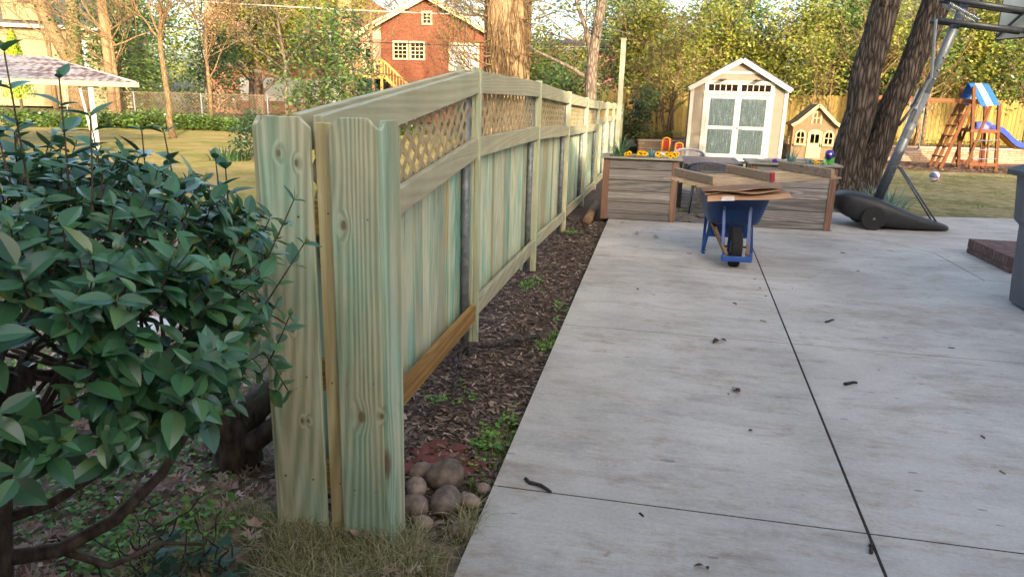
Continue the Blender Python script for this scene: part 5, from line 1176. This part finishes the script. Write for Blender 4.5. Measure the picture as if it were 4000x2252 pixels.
# slim tree and big vine-covered trunk beyond the new fence
t = thing('slim_tree', 'slim grey-brown tree forking just above the new fence lattice', 'tree', (-1.80, 19.2, 0)); b = MB()
b.tube([(.08, 0, -.1), (.05, 0, 1.7), (.03, 0, 2.2), (.05, 0, 2.7), (.12, 0, 3.4), (.20, 0, 4.1), (.3, 0, 5.5)], [.17, .155, .15, .135, .13, .12, .09], 12).tube([(.05, 0, 2.55), (-.03, 0, 2.9), (-.16, 0, 3.4), (-.42, 0, 4.0), (-.7, 0, 5.0)], [.08, .065, .06, .05, .04], 8).tube([(.02, 0, 2.15), (-.5, .1, 2.45), (-1.2, .2, 2.75), (-1.7, .2, 2.95)], [.06, .045, .035, .02], 8)
for k in range(12): limb(b, (U(-.6, .3), 0, U(2.9, 5)), (U(-1, 1), U(-.6, .6), U(0, .8)), 1.3, .02, 2, .7)
b.build('trunk', M['greybark'], t, smooth=True); fb_ = MB(); foliage(fb_, [((-.2, .1, 4.4), (1.4, .8, .8))], 500, .13, .06, 7, .25, .2); fb_.build('crown', M['evg'][1], t)
M['vinebark'] = bark('sunlit_vine_bark', '#8a6d50', '#c9a67e', 16, .06, .9, .05)
t = thing('big_tree', 'massive pale old tree trunk wrapped in dry vines behind the new fence', 'tree', (-5.62, 27, 0)); b = trunkmesh([(.1, 0, -.2), (.05, 0, 1), (.02, 0, 2.4), (0, 0, 3.6), (0, 0, 4.9), (.1, 0, 8)], [1.0, .82, .76, .77, .80, .72], 56, 8, .07, 3, .12)
b.build('trunk', M['vinebark'], t, smooth=True); b = MB(); random.seed(61)
for k in range(75):
    a = U(pi * 1.0, pi * 2.05); z0 = U(.2, 3.2); r0 = .80; pts = []
    for i in range(9): z = z0 + i * .42; aa = a + .12 * sin(i * 1.3 + k); pts.append((r0 * cos(aa) * (1 + .02 * (k % 4)), r0 * sin(aa) * (1 + .02 * (k % 4)), z))
    b.tube(pts, U(.012, .028), 4, False)
b.build('vine', M['tanbark'], t, smooth=True); b = MB()
for k in range(46):
    a = U(pi * .85, pi * 1.35) if k < 34 else U(-.9, .5); z = U(2.0, 5.2); p = V((.75 * cos(a), .75 * sin(a), z)); d = V((cos(a) * 1.2, sin(a) * .7, U(-.5, .4)))
    limb(b, p, d, U(.9, 1.7), U(.014, .035), 3 if k < 34 else 2, .55, .5, 5, .006)
b.build('limb', M['tanbark'], t, smooth=True); b = MB(); foliage(b, [((-1.6, -.3, 4.6), (.9, .6, .5)), ((1.4, .2, 3.0), (.7, .6, 1.4))], 700, .14, .07, 8, .22, .2); b.build('crown', M['evg'][1], t)

# ---- houses
def house_frame(name, label, loc, rz, cat='house'): return thing(name, label, cat, loc, rz)
def hwin(t, x0, x1, z0, z1, y, cols=3, rows=3, glass='darkglass', fr='white', name='window', fw=.10):
    o = MB().box(x0, x1, y - .02, y - .002, z0, z1).build(name, M[glass], t); b = MB()
    b.box(x0 - fw, x0, y - .07, y - .001, z0 - fw, z1 + fw); b.box(x1, x1 + fw, y - .07, y - .001, z0 - fw, z1 + fw); b.box(x0, x1, y - .07, y - .001, z1, z1 + fw); b.box(x0, x1, y - .09, y - .001, z0 - fw, z0); b.build('frame', M[fr], o)
    b = MB()
    for k in range(1, cols): x = lerp(x0, x1, k / cols); b.box(x - .02, x + .02, y - .045, y - .021, z0, z1)
    for k in range(1, rows): z = lerp(z0, z1, k / rows); b.box(x0, x1, y - .046, y - .0215, z - (.02 if k * 2 != rows else .03), z + .02)
    if cols * rows > 1: b.build('muntins', M[fr], o)
    return o
M['redhouse'] = brick('red_house_brick', '#643523', '#76432d', '#7c6454', .24, .08, msize=.006); M['sidebrick'] = brick('pale_red_brick', '#9a5a44', '#b87058', '#c3a692', .24, .08, msize=.012); M['creamw'] = simple('cream_paint', '#b8ae86', '#c4bb93', 4, .7); M['curtain'] = simple('curtained_glass', '#8f95a0', '#b5bac2', 3, .2, stretch=(6, 1, 1))
M['decking'] = simple('new_deck_lumber', '#b08a45', '#c9a45c', 8, .8, isl=.1)
rh = house_frame('red_brick_house', 'red brick gabled house with cream trim and wooden deck stairs behind the fence', (-14.8, 46, 0), rad(6))
b = MB(); b.prism([(-3.0, 0, 0), (4.6, 0, 0), (4.6, 0, 5.25), (0, 0, 7.65), (-3.0, 0, 6.05)], (0, 9, 0)); b.build('wall', M['redhouse'], rh)
b = MB(); b.prism([(-4.8, .25, 0), (-3.002, .25, 0), (-3.002, .25, 5.1), (-4.8, .25, 5.1)], (0, 8, 0)); b.build('side_wing', M['sidebrick'], rh)
b = MB(); b.prism([(-4.8, .2, 5.102), (-3.002, .2, 5.102), (-3.002, .2, 6.05), (-4.8, .2, 5.20)], (0, .1, 0)); b.build('gable_panel', M['creamw'], rh)
for sx in (-1, 1):
    L = 5.6; d = V((sx * .886, 0, -.463)); n = V((sx * .463, 0, .886)); p = V((0, -.45, 7.72)); b = MB(); b.prism([p, p + d * L, p + d * L + n * .12, p + n * .12], (0, 10, 0)); b.build('roof', M['shingle'], rh)
    b = MB(); b.prism([p - n * .20 + V((0, -.05, 0)), p + d * L - n * .20 + V((0, -.05, 0)), p + d * L + n * .13 + V((0, -.05, 0)), p + n * .13 + V((0, -.05, 0))], (0, .045, 0)); b.build('rake_board', M['creamw'], rh)
hwin(rh, -.25, .22, 6.1, 6.72, 0, 2, 3, fr='creamw'); hwin(rh, -2.15, -1.35, 3.95, 4.9, 0, 3, 4, fr='creamw'); hwin(rh, -1.05, -.25, 3.95, 4.9, 0, 3, 4, fr='creamw'); hwin(rh, 1.5, 2.25, 3.35, 4.85, 0, 2, 2, 'curtain', 'creamw'); hwin(rh, 2.5, 3.25, 3.35, 4.85, 0, 2, 2, 'curtain', 'creamw')
o = MB().box(-4.3, -3.5, .17, .245, 2.9, 4.75).build('door', M['creamw'], rh); MB().box(-4.1, -3.7, .14, .165, 3.6, 4.5).build('door_pane', M['darkglass'], o)
b = MB(); b.box(-4.6, -2.5, -1.6, .0, 2.62, 2.8); 
for x in (-4.5, -2.6): b.box(x - .07, x + .07, -1.6, -1.46, 0, 3.8)
b.build('deck', M['decking'], rh); b = MB()
for k in range(9): b.bar((-2.5 + k * .3, -1.5, 2.75 - k * .28), (-2.5 + k * .3, -.4, 2.75 - k * .28), .3, .05)
b.build('stair_steps', M['decking'], rh); b = MB(); b.bar((-4.6, -1.6, 3.75), (-2.5, -1.6, 3.75), .08, .1); b.bar((-2.5, -1.6, 3.75), (.1, -1.6, 1.4), .08, .12); b.bar((-2.5, -1.6, 2.85), (.1, -1.6, .5), .06, .2)
for k in range(12): x = -4.5 + k * .17; b.box(x - .03, x + .03, -1.62, -1.58, 2.8, 3.75)
for k in range(13): x = -2.4 + k * .19; z = 3.66 - k * .172; b.box(x - .03, x + .03, -1.62, -1.58, z - .95, z)
b.build('railing', M['decking'], rh); MB().box(-4.5, -2.6, -.3, -.01, .1, 2.6).build('under_deck_dark_box', M['dark'], rh)  # solid near-black box below the deck, no slats
M['salmon'] = brick('salmon_brick', '#9a6448', '#ab7658', '#a58a76', .3, .1, msize=.008)
sh = house_frame('salmon_brick_house', 'two-storey salmon brick house half hidden by trees left of the red house', (-26, 50, 0), rad(8))
MB().box(-6.5, 5.2, 0, 9, 0, 8.2).build('wall', M['salmon'], sh); hwin(sh, 2.6, 3.3, 4.6, 6.6, 0, 1, 2); hwin(sh, -3.2, -2.2, 4.8, 6.6, 0, 2, 2)
MB().box(-6.6, 4.0, -2.2, -.02, 4.2, 4.32).build('porch_roof', M['white'], sh); MB().box(-3.6, 3.8, -1.6, -.03, 1.0, 2.6).build('garage_wall', M['white'], sh); MB().box(-3.7, 3.9, -2.3, -1.61, .3, .9).build('low_brick_wall', M['redhouse'], sh)
for x in (-5.8, 3.8): MB().tube([(x, -2.1, 0), (x, -2.1, 4.19)], .1, 10).build('porch_post', M['white'], sh)
b = MB(); b.prism([(-7, -.5, 8.2), (5.7, -.5, 8.2), (5.7, 4.5, 11), (-7, 4.5, 11)], (0, .1, .15)); b.build('roof', M['shingle'], sh)
M['yellowst'] = simple('yellow_stucco', '#837456', '#938463', 3, .85)
yh = house_frame('yellow_house', 'pale yellow house with dark roof beyond the carport', (-49, 52, 0), rad(25))
MB().box(-5, 6, 0, 8, 0, 6.2).build('wall', M['yellowst'], yh); hwin(yh, 2.2, 3.0, 3.2, 5.2, 0, 2, 2, 'curtain'); b = MB(); b.prism([(-5.5, -.6, 6.2), (6.5, -.6, 6.2), (6.5, 4, 9.6), (-5.5, 4, 9.6)], (0, .1, .2)); b.build('roof', M['shingle'], yh); MB().box(-2.5, .5, -.5, 1.5, 6.6, 8.6).build('dormer', M['yellowst'], yh); MB().box(-5.6, 6.6, -.7, -.6, 6.05, 6.3).build('gutter', M['white'], yh)
bh = house_frame('brick_bungalow', 'weathered red brick house glimpsed through the shrubs behind the shed', (1.5, 45, 0), rad(-3))
MB().box(-9, 5, 0, 9, 0, 4.6).build('wall', M['sidebrick'], bh); hwin(bh, -3.9, -3.0, 2.5, 4.0, 0, 2, 2); hwin(bh, -.4, .5, 2.5, 4.0, 0, 2, 2); MB().box(-9.4, 5.4, -.6, -.01, 4.55, 4.75).build('eave', M['white'], bh); b = MB(); b.prism([(-9.4, -.6, 4.75), (5.4, -.6, 4.75), (5.4, 4.5, 5.3), (-9.4, 4.5, 5.3)], (0, .1, .2)); b.build('roof', M['shingle'], bh)
ch = house_frame('clapboard_house', 'yellowish clapboard house with brick base behind the swing set shrubs', (15, 42, 0), rad(-6))
MB().box(-5, 8, 0, 9, 1.5, 5.6).build('wall', M['yellowst'], ch); MB().box(-5, 8, -.02, 8, 0, 1.49).build('brick_base', M['sidebrick'], ch); hwin(ch, -3.9, -3.2, 2.4, 4.0, 0, 1, 2); hwin(ch, 1.2, 2.0, 2.2, 4.0, 0, 1, 2); o = MB().box(-.4, .5, -.04, -.002, 1.5, 3.9).build('door', M['redhouse'], ch); b = MB(); b.prism([(-5.5, -.6, 5.6), (8.5, -.6, 5.6), (8.5, 4.5, 8.4), (-5.5, 4.5, 8.4)], (0, .1, .2)); b.build('roof', M['shingle'], ch)
gh = house_frame('white_gable_shed', 'small cream outbuilding with a white-trimmed gable past the big trunk', (-4.8, 36, 0), rad(-4), 'shed')
b = MB(); b.prism([(-.9, 0, 0), (.9, 0, 0), (.9, 0, 3.0), (0, 0, 3.9), (-.9, 0, 3.0)], (0, 3, 0)); b.build('wall', M['creamw'], gh)
for sx in (-1, 1): d = V((sx * .707, 0, -.707)); n = V((sx * .707, 0, .707)); p = V((0, -.2, 3.98)); MB().prism([p, p + d * 1.55, p + d * 1.55 + n * .1, p + n * .1], (0, 3.3, 0)).build('roof', M['white'], gh)
hwin(gh, -.25, .25, 2.2, 2.8, 0, 1, 1)

# ---- carport, chain-link, utility pole
M['tin'] = None
m = Mat('corrugated_white_tin', .5, .1, .4); co = m.co(); st_ = m.noise(m.vmul(co, (.8, 2.2, 1)), 1.3, 5, .65); c_ = m.mix(maprange(m, st_, .47, .57, 0, 1), K('#8f8a84'), K('#573624')); c_ = m.mix(maprange(m, m.noise(co, 5, 5), .55, .75, 0, .5), c_, K('#8a8378')); m.base(c_); M['tin'] = m.m
cp = thing('carport', 'white carport with corrugated rust-stained roof and green-white gutter', 'carport', (-13.4, 17.0, 0), rad(50.3))
def cr(u, v_): x = -9 * (1 - u) + (-1.45 * v_) * u; return (x, 4.1 * v_, 1.80 + .66 * v_ + .018 * sin(x * 2 * pi / .075 * .35))
sheetmesh(cr, 260, 3).build('roof', M['tin'], cp, smooth=True)
b = MB(); b.box(-9, .06, -.09, .02, 1.66, 1.79); b.build('gutter', simple('pale_green_gutter', '#7f8670', '#8d937c', 4, .5), cp, bev=.01)
MB().bar((.0, .02, 1.78), (-1.45, 4.1, 2.44), .05, .07).build('edge_trim', M['white'], cp)
for x, y_ in ((-1.05, .05), (-5.6, .05), (-2.9, 3.9), (-7, 3.9)): MB().box(x - .055, x + .055, y_ - .055, y_ + .055, -.1, 1.70 + .14 * y_).build('post', M['white'], cp, bev=.01)
MB().bar((-1.28, .12, 1.68), (-1.08, .1, .0), .05, .05).build('brace', M['white'], cp)
MB().box(-9, -3.0, 4.0, 4.05, .25, 2.0).build('back_panel', simple('dusty_panel', '#b09a7c', '#c9b596', 1.2, .7), cp)
fx0, fx1 = V((-26, 28.4, 0)), V((-9.0, 33.0, 0)); fd = (fx1 - fx0); fl = fd.length; fa = math.atan2(fd.y, fd.x)
cl = thing('chain_link_fence', 'rusty chain-link fence along the ivy bank on the neighbouring side', 'fence', fx0, fa); b = MB(); x = 0; M['rust'] = simple('rusty_wire', '#6d5a48', '#8f7c66', 9, .7, .5)
while x < fl: b.bar((x, 0, .15), (min(fl, x + 1.3), 0, 1.45), .010, .010); b.bar((x, .01, 1.45), (min(fl, x + 1.3), .01, .15), .010, .010); x += .13
b.build('wire_mesh', M['rust'], cl); MB().tube([(0, 0, 1.47), (fl, 0, 1.47)], .022, 6).build('top_rail', M['rust'], cl)
for k in range(7): MB().tube([(k * fl / 6, 0, 0), (k * fl / 6, 0, 1.5)], .035, 8).build('fence_post', M['galv'], cl)
t = thing('utility_pole', 'tall weathered wooden utility pole rising behind the carport corner', 'pole', (-24.4, 29.3, 0), 0); b = MB(); b.tube([(0, 0, -.2), (0, 0, 4.75), (-.05, 0, 9.5)], [.19, .17, .14], 14); b.build('pole_shaft', wood('weathered_pole', ('#a98565', '#86654a'), 'z', knots=.05), t, smooth=True)
def wire(a, b_, sag, label, r=.022):
    a, b_ = V(a), V(b_); pts = [a.lerp(b_, i / 14) - V((0, 0, sag * 4 * (i / 14) * (1 - i / 14))) for i in range(15)]; c = a.lerp(b_, .5); tag(MB().tube([p - c for p in pts], r, 5).build('overhead_cable', M['bbdark'] if 'dark' in label else simple('pale_cable', '#a9a298', None, 5, .6), loc=c), label, 'cable')
wire((-24.4, 29.5, 5.6), (3, 33, 5.1), .25, 'pale overhead cable crossing above the red house gable'); wire((-24.4, 29.4, 4.55), (4, 35.5, 4.3), .55, 'dark overhead cable passing in front of the red brick wall')

# ---- ivy bank, shrubs and trees on the neighbour's side
random.seed(202); b = MB()
for i in range(2400):
    f = RR(); x = lerp(-27, -10.5, f); y = lerp(26.6, 30.6, f) + U(-.9, .9); h = .35 + .55 * max(0, NZ.noise(V((x * .5, y * .5, 0))) + .3)
    z = RR() * h
    for k in range(9): a = U(0, 6.28); b.card((x + G(0, .16), y + G(0, .16) - z * .4, z + G(0, .08)), V((cos(a), sin(a), U(-.5, .5))).normalized(), V((U(-1, 1), U(-.6, .2), U(.2, 1))).normalized(), U(.09, .16), U(.07, .12))
kind(b.build('ivy_bank', M['evg'][1]), 'stuff')
t = thing('leaning_tree', 'slender bare tree with leaning orange-brown trunk at the lawn edge', 'tree', (-16.77, 22.9, 0)); b = MB(); b.tube([(0, 0, -.1), (-.10, 0, .6), (-.05, 0, 1.2), (-.12, 0, 2.1), (-.17, 0, 3.0), (-.15, 0, 3.4)], [.13, .11, .10, .095, .085, .08], 10)
for k in range(7): limb(b, (-.15, 0, U(2.9, 3.4)), (U(-1, 1), U(-.5, .5), U(.3, 1.2)), U(1.2, 2.0), .05, 4, .6, .3, 4, .007)
b.build('trunk', M['tanbark'], t, smooth=True)
def bare(lab, x, y, h, r, n, barkm, dep=4, spread=.6):
    t = thing('bare_tree', lab, 'tree', (x, y, 0), group='leafless trees beyond the lawn'); b = MB(); b.tube([(0, 0, -.1), (U(-.1, .1), 0, h * .3), (U(-.2, .2), 0, h * .6), (U(-.3, .3), 0, h)], [r, r * .85, r * .7, r * .5], 9)
    for k in range(n): limb(b, (U(-.15, .15), 0, h * U(.4, 1)), (U(-1, 1), U(-.7, .5), U(.0, 1.0)), h * U(.28, .45), r * .35, dep, spread, .2, 4, .008)
    b.build('trunk', barkm, t, smooth=True)
bare('leafless brown tree whose twigs cover the top of the utility pole', -23.2, 28.2, 5.2, .12, 14, M['tanbark'], 4, .8)
bare('leafless pale tree right of the utility pole, sky behind its twigs', -19.6, 29.5, 5.0, .10, 12, M['tanbark'], 4, .7)
bare('leafless twiggy tree between the leaning tree and salmon house', -17.0, 31.5, 4.8, .09, 10, M['greybark'], 4, .7)
bare('leafless tree in front of the red house side wing', -16.2, 40.0, 6.5, .13, 9, M['tanbark'], 3, .5)
bare('leafless tall tree behind the red house gable', -19.5, 58.0, 11.0, .18, 12, M['greybark'], 4, .5); bare('leafless tall tree beyond the red house ridge', -12.0, 62.0, 11.0, .2, 12, M['greybark'], 4, .5)
bare('leafless tree over the yellow house roof', -44, 47.0, 9.0, .2, 10, M['tanbark'], 4, .6)
t = thing('forked_tree', 'pale smooth tree forking in front of the yellow house', 'tree', (-33.5, 37.5, 0)); b = MB(); b.tube([(.1, 0, -.2), (.1, 0, 1.8), (0, 0, 3.2)], [.62, .52, .5], 16).tube([(-.1, 0, 2.9), (-.9, 0, 4.2), (-1.8, .2, 5.8), (-2.6, 0, 7.5)], [.42, .36, .32, .28], 12).tube([(.1, 0, 3.0), (.2, 0, 4.6), (.35, 0, 6.2), (.3, 0, 8)], [.42, .38, .34, .3], 12); b.build('trunk', M['tanbark'], t, smooth=True)
GL = 'trees and shrubs on the neighbouring lot'
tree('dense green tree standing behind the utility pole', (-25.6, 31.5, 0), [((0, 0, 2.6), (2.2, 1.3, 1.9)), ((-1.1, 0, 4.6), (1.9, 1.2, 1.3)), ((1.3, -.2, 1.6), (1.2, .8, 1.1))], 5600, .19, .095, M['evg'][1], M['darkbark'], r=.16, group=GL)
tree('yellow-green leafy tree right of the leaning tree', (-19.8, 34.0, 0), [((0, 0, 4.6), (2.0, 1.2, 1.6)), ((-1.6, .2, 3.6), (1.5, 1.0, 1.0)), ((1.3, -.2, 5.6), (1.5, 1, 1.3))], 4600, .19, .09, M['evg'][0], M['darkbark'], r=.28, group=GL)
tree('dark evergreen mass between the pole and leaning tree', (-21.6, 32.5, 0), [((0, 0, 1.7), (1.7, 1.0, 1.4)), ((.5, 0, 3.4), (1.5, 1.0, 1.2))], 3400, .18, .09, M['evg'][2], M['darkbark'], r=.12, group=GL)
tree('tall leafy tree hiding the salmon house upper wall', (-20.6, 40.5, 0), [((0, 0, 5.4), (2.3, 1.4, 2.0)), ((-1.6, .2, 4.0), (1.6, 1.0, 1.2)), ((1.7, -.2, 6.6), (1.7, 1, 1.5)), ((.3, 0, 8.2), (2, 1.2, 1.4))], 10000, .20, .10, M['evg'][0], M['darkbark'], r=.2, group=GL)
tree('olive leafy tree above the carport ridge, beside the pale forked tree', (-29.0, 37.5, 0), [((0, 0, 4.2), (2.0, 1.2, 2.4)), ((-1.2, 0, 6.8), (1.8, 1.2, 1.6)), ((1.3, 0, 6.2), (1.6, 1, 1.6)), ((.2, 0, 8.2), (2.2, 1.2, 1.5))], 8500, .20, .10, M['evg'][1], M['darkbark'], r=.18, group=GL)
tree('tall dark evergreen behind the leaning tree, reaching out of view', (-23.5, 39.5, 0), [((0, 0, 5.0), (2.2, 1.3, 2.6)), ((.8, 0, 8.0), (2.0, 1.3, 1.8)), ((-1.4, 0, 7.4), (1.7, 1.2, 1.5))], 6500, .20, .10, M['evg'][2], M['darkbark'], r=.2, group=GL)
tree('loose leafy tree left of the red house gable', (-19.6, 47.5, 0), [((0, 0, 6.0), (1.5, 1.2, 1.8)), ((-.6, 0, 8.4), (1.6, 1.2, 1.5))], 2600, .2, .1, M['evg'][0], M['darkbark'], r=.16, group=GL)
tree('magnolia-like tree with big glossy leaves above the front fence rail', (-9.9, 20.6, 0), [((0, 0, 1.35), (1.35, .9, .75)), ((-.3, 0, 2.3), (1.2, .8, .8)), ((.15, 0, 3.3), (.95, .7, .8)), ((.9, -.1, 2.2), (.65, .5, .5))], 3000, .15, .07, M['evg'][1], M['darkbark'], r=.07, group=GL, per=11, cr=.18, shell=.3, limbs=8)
tree('smaller leafy tree beside the deck stairs of the red house', (-12.9, 30.0, 0), [((0, 0, 2.4), (1.1, .8, 1.6)), ((-.4, 0, 4.2), (1.0, .7, 1.0))], 2000, .17, .08, M['evg'][2], M['darkbark'], r=.09, group=GL, per=10, cr=.22)
t = thing('pale_trunk_tree', 'thick pale sunlit trunk between the magnolia and red house', 'tree', (-15.9, 36.0, 0)); trunkmesh([(0, 0, -.1), (.05, 0, 2), (0, 0, 4), (-.1, 0, 8)], [.5, .42, .40, .33], 24, 5, .06, 5).build('trunk', M['vinebark'], t, smooth=True); fb_ = MB(); foliage(fb_, [((-.8, 0, 6.0), (1.9, 1.2, 1.2))], 1500, .18, .09, M and 12, .26, .3); fb_.build('crown', M['evg'][0], t)
tree('dark shrub with strappy plants in front, shaded at the sunlit lawn edge', (-10.0, 16.6, 0), [((0, 0, .45), (.55, .4, .42)), ((.1, 0, .95), (.35, .3, .3))], 900, .10, .05, M['evg'][2], M['darkbark'], r=.02, limbs=4, name='dark_shrub', cat='shrub', per=8, cr=.10, group=GL)
straps('yucca', 'dark spiky strap-leaf plant in front of the dark shrub on the lawn', (-10.3, 16.1, -.03), 90, .42, M['evg'][2], .5, .9, .03)
straps('yucca', 'second spiky strap-leaf plant hidden partly by the fence end board', (-9.3, 16.3, -.03), 70, .40, M['evg'][2], .4, .9, .03)
t = thing('cone_evergreen', 'narrow cone-shaped yellow-green evergreen in front of the yellow house', 'tree', (-44.5, 44.5, 0)); b = MB()
for i in range(2600):
    z = RR() ** .8; r_ = 1.15 * (1 - z) ** .75 * sqrt(RR()) + .05; a = U(0, 6.28); b.card((r_ * cos(a), r_ * sin(a), .6 + 4.6 * z), V((cos(a) * .4, sin(a) * .4, 1)).normalized(), V((-sin(a), cos(a), 0)), .22, .10)
b.build('crown', leafmat('cone_foliage', ('#6f8a1f', '#8fa52c', '#7f962a'), .6, .3, .2, .15), t); MB().tube([(0, 0, -.1), (0, 0, 1)], .1, 8).build('trunk', M['darkbark'], t)
# wood far beyond, closing the view
random.seed(303); b = MB()
for i in range(2200):
    x = U(-75, 75); y = U(66, 82); h = U(3, 15.5) * (1 + .15 * NZ.noise(V((x * .08, 0, 0)))); c = V((x, y, h * RR() ** .6))
    for k in range(20): a = U(0, 6.28); b.card(c + V((G(0, .8), G(0, .8), G(0, .7))), V((cos(a), sin(a), U(-.5, .5))).normalized(), V((U(-1, 1), U(-.6, .2), U(.2, 1))).normalized(), U(.3, .55), U(.2, .35))
kind(b.build('distant_woods', M['evg'][0]), 'stuff')
